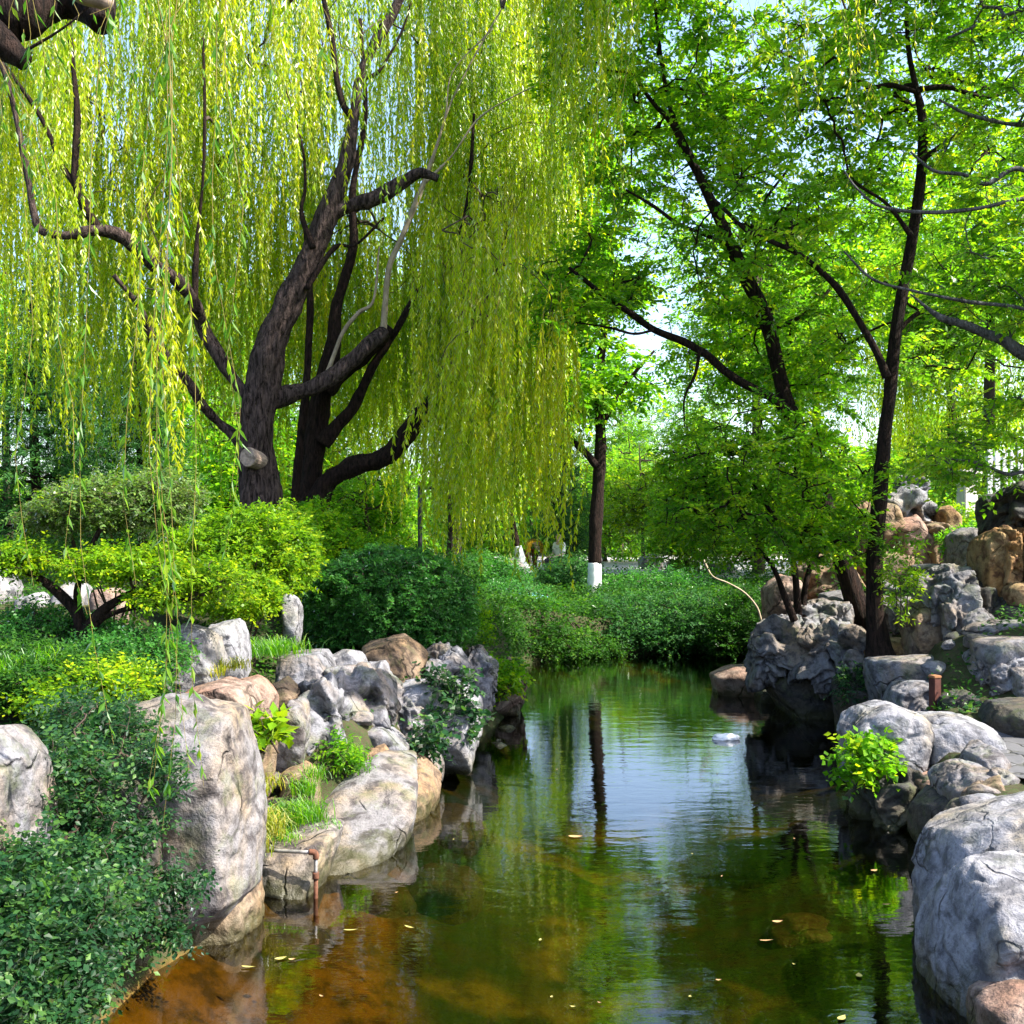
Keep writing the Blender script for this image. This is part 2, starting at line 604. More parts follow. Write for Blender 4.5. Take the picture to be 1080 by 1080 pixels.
# ------------------------------------------------------------------ water
m = N("pond_water")
c = m.coords((1.0, 2.2, 1.0))
r1 = m.noise(c, 2.6, 3, 0.5, 0.4)
r2 = m.noise(c, 13, 3, 0.5, 0.3)
hh = m.math('ADD', m.math('MULTIPLY', r1, 1.0), m.math('MULTIPLY', r2, 0.16))
nb = m.bump(hh, 0.24, 0.010)
fr = m.n("Fresnel"); fr.inputs["IOR"].default_value = 1.34; m.l(nb, fr.inputs["Normal"])
gl = m.n("BsdfGlossy"); gl.inputs["Roughness"].default_value = 0.012; gl.inputs["Color"].default_value = (0.96, 0.97, 1, 1); m.l(nb, gl.inputs["Normal"])
tr = m.n("BsdfTransparent"); tr.inputs["Color"].default_value = (0.50, 0.46, 0.20, 1)
mx = m.n("MixShader")
m.l(m.math('ADD', m.math('MULTIPLY', fr.outputs[0], 1.3), 0.015, clamp=True), mx.inputs[0]); m.l(tr.outputs[0], mx.inputs[1]); m.l(gl.outputs[0], mx.inputs[2])
m.l(mx.outputs[0], m.out.inputs["Surface"])
wv = np.array([(-3.2, -3.0, 0), (5.6, -3.0, 0), (5.6, 19.2, 0), (-3.2, 19.2, 0)])
tag(mesh_np("water", wv, [[0, 1, 2, 3]], None, m.m, smooth=False), kind="structure")

# ------------------------------------------------------------------ rocks
_ico = {}


def ico(level):
    if level not in _ico:
        bm = bmesh.new()
        bmesh.ops.create_icosphere(bm, subdivisions=level, radius=1.0)
        v = np.array([x.co[:] for x in bm.verts])
        t = np.array([[x.index for x in f.verts] for f in bm.faces])
        bm.free()
        v /= np.linalg.norm(v, axis=1, keepdims=True)
        _ico[level] = (v, t)
    return _ico[level]


def hull_planes(pts):
    bm = bmesh.new()
    for p in pts: bm.verts.new(p)
    bmesh.ops.convex_hull(bm, input=bm.verts[:])
    bm.normal_update()
    pl = []
    for f in bm.faces:
        n = np.array(f.normal[:]); c = np.array(f.calc_center_median()[:])
        if np.linalg.norm(n) > 0.5 and f.calc_area() > 1e-6:
            pl.append((*n, n @ c))
    bm.free()
    return np.array(pl)


def rock(outline, D, th=None, mat='grey', style='boulder', label='', name='rock', group=None, lev=5, sink=0.18, seed=None, tilt=0.0, parent=None, amp=1.0, slope=0.0):
    """outline in photo pixels at distance D gives the silhouette; th = depth in metres; slope leans the top backwards"""
    o = np.array(outline, float)
    seed = seed if seed is not None else int(abs(o.sum() * 7 + D * 131)) % 9973
    rg = np.random.default_rng(seed)
    q = np.array([P(a, b, D) for a, b in o])
    c = q.mean(0)
    w = np.ptp(q[:, 0]); h = np.ptp(q[:, 2])
    if th is None: th = 0.75 * math.sqrt(w * max(h, 0.4 * w))
    pts = []
    near = D < 7
    for fy, sc in ((-0.5, 0.70 if near else 0.80), (-0.25, 0.91 if near else 0.97), (0.0, 1.0), (0.25, 0.95), (0.5, 0.75)):
        for p in q:
            e = c + (p - c) * sc * (1 + rg.uniform(-0.04, 0.02))
            e[1] = c[1] + fy * th + slope * (e[2] - c[2]) + tilt * (e[0] - c[0])
            pts.append(e)
    zmin = q[:, 2].min()
    if sink:
        for p in q:
            if p[2] < c[2]:
                for fy in (-0.35, 0.35):
                    e = c + (p - c) * 0.9
                    e[1] = c[1] + fy * th; e[2] = zmin - sink
                    pts.append(e)
    pts = np.array(pts) - c
    pl = hull_planes(pts)
    nrm, hd = pl[:, :3], np.maximum(pl[:, 3], 0.02)
    d, tris = ico(lev)
    s = d @ nrm.T / hd
    pw = 30
    s = np.clip(s, 0, None)
    mxs = s.max(1, keepdims=True)
    r = 1 / (mxs[:, 0] * ((s / mxs) ** pw).sum(1) ** (1 / pw))
    v = d * r[:, None]
    size = (w * h * th) ** (1 / 3)
    u = v / size + seed * 0.37
    if style == 'boulder':
        k = 1 + amp * (0.11 * fbm(u * 1.3, 6) - 0.10 * np.clip(ridge(u * 1.6 + 3, 3) - 0.66, 0, 1) * 2.4 - 0.045 * (1 - np.clip(np.abs(pnoise(u * np.array([2.2, 2.2, 3.4]) + 0.3 * fbm(u * 3, 2)[:, None])) * 2.2, 0, 1)) ** 5)
    elif style == 'slab':
        uu = u * np.array([1, 1, 3.2])
        k = 1 + amp * (0.06 * fbm(u * 1.5, 5) - 0.07 * np.clip(ridge(uu * 1.2 + 3, 3) - 0.70, 0, 1) * 2.2)
    else:   # craggy scholar's rock: hollows, knobs and folded ribs
        wz = np.stack([fbm(u * 1.1 + 4, 2), fbm(u * 1.1 + 8, 2), fbm(u * 1.1 + 12, 2)], 1)
        uw = u + 0.35 * wz
        k = 1 + amp * (0.24 * fbm(uw * 1.6, 6) - 0.85 * np.clip(pnoise(uw * 2.3 + 31) - 0.12, 0, 1) + 0.22 * (ridge(uw * 2.2 + 3, 3) - 0.55) - 0.06 * (1 - np.clip(np.abs(pnoise(uw * 3.1)) * 2.2, 0, 1)) ** 5)
    # angular facets broken off
    for _ in range(13 if style != 'crag' else 6):
        n = rg.normal(size=3); n /= np.linalg.norm(n)
        cut = rg.uniform(0.70, 0.95) * (v * k[:, None] @ n).max()
        dp = (v * k[:, None]) @ n
        over = dp > cut
        k = np.where(over, k * (cut + 0.25 * (dp - cut)) / np.maximum(dp, 1e-6), k)
    k = 1.06 * k + amp * 0.022 * fbm(u * 6, 4)
    v = v * k[:, None]
    ob = mesh_np(name, v, None, tris, M[mat], parent)
    ob.location = [float(a) for a in c]
    if parent is None: tag(ob, label, "rock", group)
    return ob


GL = "rocks along the left bank"; GR = "rocks along the right bank"
R = [
 # left bank
 ([(130,744),(185,738),(250,748),(262,790),(271,850),(270,895),(242,928),(190,935),(145,915),(124,850),(126,785)], 5.6, .9, 'strata', 'boulder', "tall upright grey boulder with a flat top at the left waterside, ferns on its left", 6, GL),
 ([(188,930),(215,915),(262,915),(270,955),(255,985),(215,990),(172,985)], 5.62, .6, 'tan', 'boulder', "rounded tan block at the waterline under the tall grey boulder", 6, GL),
 ([(272,894),(340,872),(356,876),(352,893),(334,930),(285,932)], 6.35, .55, 'strata', 'slab', "small flat slab under the bent water pipe", 5, GL),
 ([(322,868),(348,838),(398,806),(440,826),(444,852),(402,897),(366,912),(336,892)], 7.15, 1.1, 'strata', 'slab', "big smooth sloping slab dipping into the water beside the grass tufts", 6, GL),
 ([(392,806),(428,792),(452,806),(463,822),(456,850),(425,850),(400,835)], 8.1, .8, 'tan', 'boulder', "smooth tan slab with a yellow mossy end just behind the big sloping slab", 5, GL),
 ([(282,806),(292,768),(306,740),(321,737),(326,770),(318,808)], 7.5, .35, 'strata', 'boulder', "narrow leaning rock standing beside the yellow-green seedling", 5, GL),
 ([(316,725),(352,716),(368,752),(373,790),(352,806),(322,802),(312,760)], 8.0, .7, 'grey', 'crag', "dark blue-grey cracked rock in the middle of the left rock pile", 5, GL),
 ([(300,690),(338,683),(352,708),(345,738),(303,722)], 8.8, .7, 'grey', 'boulder', "smooth-topped grey rock at the upper left of the grey pile", 5, GL),
 ([(344,694),(372,682),(386,692),(382,716),(352,716)], 9.2, .6, 'pale', 'boulder', "pale rounded rock between the smooth grey rock and the round shrub", 5, GL),
 ([(352,712),(398,697),(420,732),(416,765),(388,772),(362,742)], 8.6, .7, 'grey', 'crag', "large pitted grey rock at the centre of the left rock pile", 5, GL),
 ([(383,680),(424,673),(447,690),(441,708),(420,716),(392,704)], 9.9, .6, 'tan', 'boulder', "brownish rounded rock right below the round dark shrub", 5, GL),
 ([(440,690),(472,681),(486,700),(482,722),(448,720)], 10.3, .5, 'grey', 'crag', "jagged grey-brown rock at the right foot of the round shrub", 5, GL),
 ([(424,722),(470,712),(503,738),(498,785),(455,790),(425,762)], 9.2, .8, 'pale', 'boulder', "pale grey rock at the water with leaves hanging over its front", 5, GL),
 ([(478,692),(508,684),(522,704),(515,738),(485,738)], 11.0, .5, 'grey', 'crag', "dark hollowed rock near the far end of the left shore", 5, GL),
 ([(515,708),(538,698),(552,712),(548,735),(522,742)], 12.2, .6, 'pink', 'crag', "small brown rock that ends the left shore beneath pale leaves", 5, GL),
 ([(372,768),(405,765),(432,785),(430,802),(388,802)], 8.2, .5, 'grey', 'slab', "low flat grey rock between the cracked rock and the sloping slabs", 5, GL),
 ([(425,770),(455,776),(470,800),(430,806)], 8.8, .5, 'grey', 'boulder', "little grey stone wedged at the water under the pale grey rock", 4, GL),
 ([(198,728),(235,716),(262,722),(272,738),(240,752),(202,750)], 6.9, .5, 'pink', 'slab', "pinkish flat layered rock lying on top behind the tall boulder", 5, GL),
 ([(248,718),(275,712),(292,730),(286,748),(262,745)], 7.3, .4, 'pink', 'slab', "small pinkish slab beside the pinkish layered rock", 5, GL),
 ([(246,752),(268,742),(277,760),(266,778),(250,776)], 7.0, .35, 'pink', 'boulder', "cream squarish stone at the shoulder of the tall boulder", 5, GL),
 ([(255,778),(278,762),(292,780),(284,812),(262,815)], 7.1, .4, 'tan', 'boulder', "brown shaded stone under the yellow-green seedling", 5, GL),
 ([(168,690),(172,668),(200,656),(225,662),(236,700),(215,716),(176,712)], 7.4, .6, 'pale', 'boulder', "white sunlit rock left of a dry clump behind the pinkish rocks", 5, GL),
 ([(218,662),(248,654),(262,690),(250,705),(226,700)], 7.8, .5, 'pale', 'boulder', "white sunlit pointed rock right below the yellow-green hedge", 5, GL),
 ([(272,730),(300,716),(316,730),(308,758),(284,752)], 7.9, .4, 'tan', 'boulder', "brown squat rock between the pink slabs and the cracked rock", 5, GL),
 ([(-60,774),(4,768),(28,796),(34,850),(22,915),(-60,930)], 4.3, .6, 'grey', 'boulder', "blue-grey boulder cut by the left edge of the picture, half under the creeping shrub", 6, GL),
 ([(70,850),(130,820),(160,870),(170,930),(130,960),(60,950)], 5.1, .6, 'dark', 'boulder', "dark boulder mostly buried by the creeping shrub, left of the tall boulder", 5, GL),
 ([(-20,600),(8,600),(16,625),(10,650),(-20,650)], 9.2, .5, 'pale', 'boulder', "white rock at the left edge behind the layered bush", 4, GL),
 ([(18,632),(42,624),(52,640),(46,655),(20,655)], 9.0, .4, 'pale', 'boulder', "small pale rock left of the layered bush's trunk", 4, GL),
 ([(58,618),(80,611),(94,625),(90,650),(62,650)], 9.2, .4, 'pale', 'boulder', "pale grey rock right behind the layered bush's trunk", 4, GL),
 ([(98,622),(120,618),(138,632),(128,652),(100,652)], 9.0, .4, 'pink', 'boulder', "buff rock seen under the right arm of the layered bush", 4, GL),
 ([(298,628),(310,620),(318,640),(318,664),(300,664)], 9.6, .3, 'pale', 'boulder', "pale upright stone between the hedge and the round shrub", 4, GL),
 ([(300,812),(322,806),(345,822),(338,845),(300,845)], 7.3, .4, 'tan', 'slab', "low brown rock half buried in the soil behind the grass tufts", 4, GL),
 # right bank, water side
 ([(754,712),(776,704),(808,703),(824,712),(814,728),(775,734),(758,730)], 13.9, .8, 'pink', 'slab', "flat sunlit ledge stone jutting into the pond at the right", 5, GR),
 ([(796,727),(825,722),(834,733),(826,745),(800,742)], 13.2, .5, 'dark', 'slab', "dark flat stone in the water before the sunlit ledge", 4, GR),
 ([(824,738),(850,732),(868,746),(852,760),(828,756)], 12.6, .5, 'tan', 'boulder', "small brown stone at the waterline under the overhang", 4, GR),
 ([(794,672),(812,655),(838,650),(850,672),(842,700),(805,702),(794,688)], 12.2, .7, 'grey', 'crag', "pitted grey rock at the left tip of the overhanging rock pile", 6, GR),
 ([(832,668),(868,652),(900,668),(905,700),(862,716),(835,706)], 12.0, .8, 'grey', 'crag', "folded grey rock in the middle of the overhanging pile", 6, GR),
 ([(842,640),(866,630),(890,638),(892,664),(868,674),(845,666)], 12.4, .5, 'grey', 'crag', "light grey hollowed rock on top of the overhanging pile", 6, GR),
 ([(880,655),(905,662),(932,695),(928,722),(895,718),(878,690)], 11.5, .7, 'grey', 'crag', "sloping grey rock beside the foot of the dark upright tree", 6, GR),
 ([(806,700),(840,704),(880,712),(905,724),(890,762),(850,750),(812,722)], 12.4, 1.0, 'dark', 'boulder', "rock coloured black for the shade under the overhanging pile", 5, GR),  # dark rock colour stands in for the shade beneath the overhang
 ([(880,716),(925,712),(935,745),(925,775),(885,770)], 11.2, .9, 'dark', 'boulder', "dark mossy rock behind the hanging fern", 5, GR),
 ([(905,690),(930,672),(958,676),(965,700),(930,705)], 11.3, .6, 'orange', 'boulder', "warm lit rock at the root of the dark upright tree", 5, GR),
 ([(922,697),(985,692),(1004,700),(1006,722),(985,745),(938,730),(920,714)], 10.4, .8, 'grey', 'slab', "long flat-topped grey block behind the wooden post", 6, GR),
 ([(936,726),(960,715),(982,722),(985,755),(945,764),(930,748)], 9.9, .6, 'grey', 'boulder', "rounded striped grey rock to the left of the wooden post", 5, GR),
 ([(955,650),(975,625),(990,640),(988,688),(962,690)], 10.9, .5, 'tan', 'boulder', "yellowish rock left in the stack above the flat-topped block", 5, GR),
 ([(988,640),(1000,612),(1020,615),(1022,660),(1010,692),(990,686)], 10.7, .5, 'grey', 'crag', "tall ribbed grey rock in the stack above the flat-topped block", 6, GR),
 ([(1012,655),(1028,640),(1044,655),(1048,690),(1018,696)], 10.5, .5, 'strata', 'boulder', "bowed stone right of the tall ribbed rock", 5, GR),
 ([(968,612),(990,600),(1018,600),(1026,620),(1000,636),(972,630)], 10.9, .6, 'grey', 'crag', "grey knobbed rock crowning the stack beside the sapling", 6, GR),
 ([(1018,600),(1034,588),(1046,602),(1044,622),(1022,620)], 11.2, .4, 'grey', 'boulder', "small round blue-grey rock on top of the stack", 5, GR),
 ([(1020,618),(1048,612),(1066,630),(1064,662),(1030,660)], 10.9, .6, 'dark', 'crag', "dark jagged rock between the stack and the stone steps", 5, GR),
 ([(964,690),(988,684),(1008,690),(1006,706),(970,704)], 10.8, .4, 'tan', 'slab', "small brown rock under the tall ribbed rock", 4, GR),
 # right bank, upper pile
 ([(902,560),(908,540),(935,530),(948,556),(940,585),(908,585)], 15.2, .8, 'tan', 'boulder', "tan rock behind the dark upright tree, left in the upper pile", 5, GR),
 ([(930,530),(955,515),(978,520),(976,545),(945,552)], 15.4, .8, 'pale', 'crag', "pale pitted rock on the very top of the upper pile", 5, GR),
 ([(940,552),(968,545),(985,570),(975,600),(945,598)], 15.0, .8, 'pink', 'boulder', "buff rock in the middle of the upper pile", 5, GR),
 ([(968,560),(986,545),(1002,560),(1006,598),(980,602)], 14.8, .7, 'tan', 'crag', "jagged tan rock at the right of the upper pile", 5, GR),
 ([(984,538),(998,532),(1010,545),(1008,565),(990,560)], 15.2, .5, 'orange', 'boulder', "small rust-brown rock poking up at the right end of the upper pile", 4, GR),
 ([(900,590),(935,584),(965,592),(970,625),(910,630)], 14.4, .9, 'tan', 'boulder', "broad shadowed rock at the base of the upper pile", 5, GR),
 ([(960,598),(990,594),(1006,605),(998,628),(962,625)], 14.0, .7, 'strata', 'boulder', "low brown rock behind the yellow-green sapling", 5, GR),
 ([(846,602),(868,590),(896,594),(902,625),(880,640),(850,632)], 14.4, .8, 'tan', 'crag', "tan hollowed rock behind the small multi-stemmed tree", 5, GR),
 ([(806,622),(822,608),(842,612),(846,636),(828,648),(806,642)], 14.0, .7, 'pink', 'boulder', "rounded rock with a bright top at the left of the tan hollowed rock", 5, GR),
 ([(868,628),(895,622),(915,636),(912,662),(880,660)], 13.2, .7, 'strata', 'boulder', "brown rock in the hollow left of the two tree trunks", 5, GR),
 ([(1042,544),(1046,524),(1066,512),(1100,508),(1110,535),(1080,548),(1050,552)], 11.3, .8, 'dark', 'crag', "dark rock heaped on the ochre wall stones at the right edge", 6, GR),
 ([(1030,572),(1042,560),(1056,566),(1054,600),(1044,618),(1030,606)], 10.9, .5, 'orange', 'boulder', "ochre stone at the left end of the ochre wall stones", 5, GR),
 ([(1050,562),(1062,556),(1072,575),(1070,620),(1052,620)], 10.8, .5, 'orange', 'crag', "pale ochre upright stone like a pillar near the right edge", 5, GR),
 ([(1070,560),(1095,552),(1110,580),(1105,625),(1072,622)], 10.8, .6, 'orange', 'crag', "ochre rock cut by the right edge under the dark heaped rock", 5, GR),
 ([(1050,616),(1100,610),(1110,640),(1060,642)], 10.7, .6, 'orange', 'slab', "flat buff stone below the ochre pillar stone", 4, GR),
 ([(1014,700),(1028,684),(1044,690),(1052,722),(1040,738),(1016,734)], 9.8, .5, 'grey', 'boulder', "pale wedge-shaped rock left of the lowest step", 5, GR),
 ([(1048,694),(1075,686),(1100,690),(1100,705),(1056,708)], 9.6, .5, 'pale', 'slab', "pale cap stone just under the stone steps", 5, GR),
 ([(1060,704),(1078,702),(1088,745),(1060,748)], 9.4, .5, 'strata', 'boulder', "split pale rock at the right edge under the cap stone", 5, GR),
 ([(1042,752),(1052,743),(1110,738),(1115,768),(1046,770)], 8.4, .7, 'dark', 'slab', "dark low kerb stone beside the paved path", 5, GR),
 ([(883,766),(896,750),(926,740),(962,752),(975,772),(968,800),(930,806),(893,790)], 8.0, .7, 'pale', 'boulder', "head end of a big pale rock shaped like a resting animal, by the water", 6, GR),
 ([(955,768),(985,755),(1020,755),(1042,768),(1048,795),(1040,812),(1005,816),(962,806)], 7.95, .75, 'pale', 'boulder', "rear end of the big pale rock shaped like a resting animal, beside the path", 6, GR),
 ([(955,820),(990,812),(1030,818),(1038,834),(1008,852),(965,842)], 7.6, .6, 'pink', 'slab', "warm lit stone under the pale animal-shaped rock", 5, GR),
 ([(903,818),(950,806),(1000,826),(1012,862),(985,890),(925,880),(905,850)], 7.75, .6, 'dark', 'crag', "black wet rock at the waterline under the pale animal-shaped rock", 5, GR),
 ([(1030,850),(1060,838),(1110,836),(1125,900),(1115,1010),(1040,1010),(990,965),(980,925),(994,888)], 5.4, .8, 'pale', 'boulder', "huge pale boulder at the lower right, the one standing behind", 6, GR),
 ([(1018,935),(1045,908),(1110,905),(1120,1000),(1110,1065),(1062,1062),(1030,1045),(992,1015),(1000,985)], 4.7, .7, 'pale', 'boulder', "huge pale boulder at the lower right, the one nearest the water in front", 6, GR),
 ([(1040,1062),(1070,1045),(1120,1035),(1120,1110),(1042,1115)], 4.25, .5, 'pink', 'slab', "flat stone cut by the bottom right corner", 5, GR),
 # far shore
 ([(528,592),(545,588),(556,598),(552,606),(530,606)], 25.0, .8, 'grey', 'boulder', "small grey rock by the leaning white trunk across the pond", 4, None),
 ([(660,548),(680,534),(706,534),(718,546),(710,556),(668,558)], 44.0, 2, 'pale', 'boulder', "distant pale rounded rock above the yellow bushes", 4, None),
]
R += [
 ([(992,826),(1012,806),(1036,806),(1048,826),(1040,866),(1000,870)], 6.9, .6, 'grey', 'boulder', "grey kerb rock holding the edge of the paved path just above the huge boulders", 5, GR),
 ([(1018,792),(1040,784),(1056,800),(1052,826),(1024,824)], 7.25, .5, 'strata', 'boulder', "smaller rock at the path edge right of the animal-shaped rock's rear end", 5, GR),
 ([(965,842),(990,832),(1008,850),(1004,886),(970,886)], 7.0, .5, 'dark', 'boulder', "dark wet rock at the water's edge beneath the grey kerb rock", 5, GR),
 ([(925,640),(950,628),(972,640),(970,672),(935,672)], 12.4, .7, 'strata', 'crag', "shaded brown rock between the upright tree and the yellow-green sapling", 5, GR),
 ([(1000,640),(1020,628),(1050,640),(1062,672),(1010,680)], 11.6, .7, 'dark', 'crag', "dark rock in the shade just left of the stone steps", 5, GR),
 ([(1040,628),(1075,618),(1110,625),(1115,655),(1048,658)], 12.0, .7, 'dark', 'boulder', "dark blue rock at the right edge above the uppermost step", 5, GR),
 ([(1030,700),(1055,690),(1070,720),(1062,750),(1034,748)], 9.6, .5, 'grey', 'crag', "ragged pale rock between the wedge-shaped rock and the split rock", 5, GR),
 ([(990,735),(1015,728),(1030,745),(1022,765),(992,764)], 9.3, .5, 'dark', 'boulder', "shadowed rock in the weeds right of the wooden post", 5, GR),
 ([(1005,566),(1022,556),(1040,570),(1036,610),(1008,612)], 13.2, .7, 'strata', 'boulder', "shaded rock between the upper pile and the ochre wall stones", 5, GR),
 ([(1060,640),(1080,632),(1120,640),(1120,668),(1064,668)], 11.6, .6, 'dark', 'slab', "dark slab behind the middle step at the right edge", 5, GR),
 ([(945,508),(958,500),(972,508),(970,522),(948,524)], 15.6, .5, 'grey', 'crag', "grey spiky rock peeking through the leaves above the upper pile", 5, GR),
 ([(896,540),(912,528),(926,545),(922,575),(898,575)], 15.6, .6, 'tan', 'crag', "tan rock showing left of the upright tree at the top of the upper pile", 5, GR),
 ([(870,690),(905,682),(925,700),(910,722),(878,716)], 11.8, .6, 'pale', 'crag', "light ragged rock edge running down to the flat-topped block", 5, GR),
 ([(455,700),(482,692),(500,712),(490,738),(460,734)], 9.9, .5, 'grey', 'crag', "angular grey rock between the large pitted rock and the far dark rocks", 5, GL),
 ([(400,745),(430,735),(452,752),(445,778),(408,776)], 8.9, .5, 'grey', 'crag', "rough grey rock set low between the pitted rock and the pale grey one", 5, GL),
 ([(345,735),(372,728),(388,752),(380,790),(350,790)], 8.2, .45, 'grey', 'boulder', "fissured block leaning against the right side of the cracked rock", 5, GL),
]
for r in R:
    pts, D, th, mt, st, lb, lev, grp = r
    sl = 0.0
    if "sloping slab dipping" in lb: th, sl = .7, 2.6
    elif "tan slab with a yellow mossy" in lb: th, sl = .7, 2.2
    elif "flat slab under the bent" in lb: th, sl = .5, 1.2
    elif grp and "left" in grp and D > 7.5: sl = .35
    gq = np.array(pts, float); gc = gq.mean(0)
    k_ = 1.10 if (D < 16 and lev > 4) else 1.0
    if D < 8.5: k_ = 1.04
    if D < 5.4 or 'heaped' in lb: k_ = 1.0
    gq = gc + (gq - gc) * k_
    rock(gq, D, th * (1.1 if not sl else 1), mt, st, lb, lev=6 if D < 13 and lev == 5 else lev, group=grp, slope=sl, amp=.6 if 'tall upright' in lb else 1.3 if st == 'crag' else 1.0)

# submerged stones
SUB = [(455, 850, 8.3, .45, "rounded stone under water beyond the big sloping slab"), (385, 915, 6.5, .35, "submerged slab in front of the big sloping slab"),
       (300, 965, 5.9, .3, "sunken stone beneath the bent water pipe"), (470, 905, 6.9, .3, "dark sunken stone in the amber shallows"),
       (850, 930, 6.2, .25, "yellow sunken rock in the middle of the right shallows"), (690, 1075, 4.9, .2, "stone just breaking the surface at the bottom edge")]
for px, py, D, s, lb in SUB:
    x = (px - 540) / F * D
    D0 = CAMH * F / (py - HZ)
    x = (px - 540) / F * D0
    k = s * F / D0
    cyy = HZ + (CAMH + (0.30 if px == 850 else 0.16)) * F / D0
    rock([(px - k, cyy + .1 * k), (px - .4 * k, cyy - .35 * k), (px + .5 * k, cyy - .3 * k), (px + k, cyy), (px + .4 * k, cyy + .35 * k), (px - .5 * k, cyy + .35 * k)], D0, s * 1.6, 'tan', 'boulder', lb, lev=4, sink=.3)

# small stones wedged between the big ones: five shapes, copied
rg = np.random.default_rng(303)
SM = []
for i in range(5):
    SM.append(rock([(500, 560), (520, 548), (545, 552), (556, 572), (540, 590), (508, 588)], 5, .2, ['grey', 'tan', 'grey', 'strata', 'dark'][i], ['boulder', 'crag'][i % 2], "", "small_stone", None, 4, 0, 900 + i))
spots = []
for px0, py0, px1, py1, D0, D1, n_, where in ((205, 745, 300, 800, 6.9, 7.6, 12, "behind the shoulder of the tall boulder"), (300, 770, 440, 810, 7.6, 8.4, 12, "at the foot of the cracked rock"),
                                       (420, 740, 550, 760, 9, 12, 12, "along the far end of the left shore"), (290, 850, 345, 880, 6.3, 7, 4, "in the grass by the flat slab"),
                                       (930, 690, 1075, 760, 9.2, 10.5, 16, "around the wooden post and the long flat-topped block"), (880, 640, 1040, 700, 10.5, 13, 18, "round the foot of the dark upright tree"),
                                       (900, 590, 1040, 640, 12.5, 15, 16, "at the base of the upper rock pile"), (1020, 800, 1060, 860, 6.2, 7.4, 5, "at the edge of the paved path"), (800, 625, 900, 660, 13, 14.5, 8, "by the stems of the multi-stemmed tree")):
    for _ in range(n_):
        px = rg.uniform(px0, px1); D = rg.uniform(D0, D1); x = (px - 540) / F * D
        spots.append((x, D, where))
hue = ['grey', 'tan', 'grey', 'buff-grey', 'black']
for i, (x, y, where) in enumerate(spots):
    s = SM[i % 5]
    if i < 5: o = s
    else:
        o = s.copy(); COL.objects.link(o)
    k = rg.uniform(.5, 1.25)
    o.location = (x, y, max(gz(x, y), -.05) + .02 * k)
    o.scale = (k * rg.uniform(.8, 1.4), k * rg.uniform(.8, 1.4), k * rg.uniform(.6, 1.0))
    o.rotation_euler = (rg.uniform(-.4, .4), rg.uniform(-.4, .4), rg.uniform(0, 6.28))
    size = "larger " if k > .88 else "little "
    tag(o, size + hue[i % 5] + " loose stone " + where, "stone", "loose stones " + where)

# ------------------------------------------------------------------ foliage materials
M['willow'] = mat_leaf("willow_leaf", [(0.0, (0.11, 0.22, 0.010)), (0.3, (0.24, 0.36, 0.010)), (0.65, (0.40, 0.46, 0.012)), (1.0, (0.48, 0.44, 0.015))], 0.58, (1.8, 1.9, 0.5))
M['willow_near'] = mat_leaf("near_willow_leaf", [(0.0, (0.04, 0.13, 0.02)), (0.6, (0.09, 0.21, 0.02)), (1.0, (0.20, 0.28, 0.02))], 0.55, (2.2, 2.2, 0.8))
M['maple'] = mat_leaf("broad_leaf_bright", [(0.0, (0.035, 0.14, 0.006)), (0.45, (0.12, 0.30, 0.008)), (0.8, (0.27, 0.42, 0.010)), (1.0, (0.40, 0.45, 0.012))], 0.62, (1.8, 1.8, 0.7))
M['locust'] = mat_leaf("feathery_leaf", [(0.0, (0.04, 0.14, 0.008)), (0.45, (0.13, 0.30, 0.010)), (0.8, (0.28, 0.42, 0.012)), (1.0, (0.42, 0.42, 0.02))], 0.60, (1.8, 1.8, 0.7))
M['dusty'] = M['locust']
M['bg'] = mat_leaf("far_tree_leaf", [(0.0, (0.037, 0.138, 0.013)), (0.5, (0.112, 0.263, 0.015)), (1.0, (0.312, 0.400, 0.019))], 0.58, (2.3, 2.3, 0.7))
M['bgdark'] = mat_leaf("dark_conifer_leaf", [(0.0, (0.015, 0.060, 0.018)), (0.6, (0.036, 0.120, 0.030)), (1.0, (0.090, 0.210, 0.030))], 0.4, (2.0, 2.2, 1.0))
M['hedge'] = mat_leaf("golden_privet_leaf", [(0.0, (0.035, 0.11, 0.006)), (0.5, (0.13, 0.27, 0.007)), (1.0, (0.38, 0.44, 0.009))], 0.5, (1.8, 1.8, 0.6))
M['shrub'] = mat_leaf("dark_shrub_leaf", [(0.0, (0.015, 0.072, 0.015)), (0.6, (0.038, 0.158, 0.021)), (1.0, (0.098, 0.255, 0.030))], 0.4, (2.0, 2.2, 0.9), rough=0.4, spec=0.35)
M['creeper'] = mat_leaf("creeper_leaf", [(0.0, (0.006, 0.030, 0.012)), (0.5, (0.018, 0.072, 0.022)), (1.0, (0.09, 0.19, 0.030))], 0.42, (2.0, 2.2, 0.9), rough=0.4, spec=0.35)
M['bronze'] = mat_leaf("bronze_bush_leaf", [(0.0, (0.06, 0.05, 0.020)), (0.5, (0.07, 0.16, 0.018)), (1.0, (0.18, 0.25, 0.025))], 0.45, (2.0, 2.0, 0.8), spec=0.4)
M['grass'] = mat_leaf("grass_blade", [(0.0, (0.03, 0.12, 0.008)), (0.5, (0.07, 0.21, 0.008)), (1.0, (0.18, 0.29, 0.01))], 0.55, (2.0, 2.2, 0.7))
M['straw'] = mat_leaf("straw_grass_blade", [(0.0, (0.10, 0.15, 0.010)), (0.5, (0.22, 0.27, 0.015)), (1.0, (0.40, 0.34, 0.05))], 0.5, (1.7, 1.7, 0.7))
M['groundc'] = mat_leaf("ground_cover_leaf", [(0.0, (0.009, 0.040, 0.007)), (0.6, (0.030, 0.105, 0.010)), (1.0, (0.10, 0.20, 0.015))], 0.4, (1.9, 2.0, 0.8))



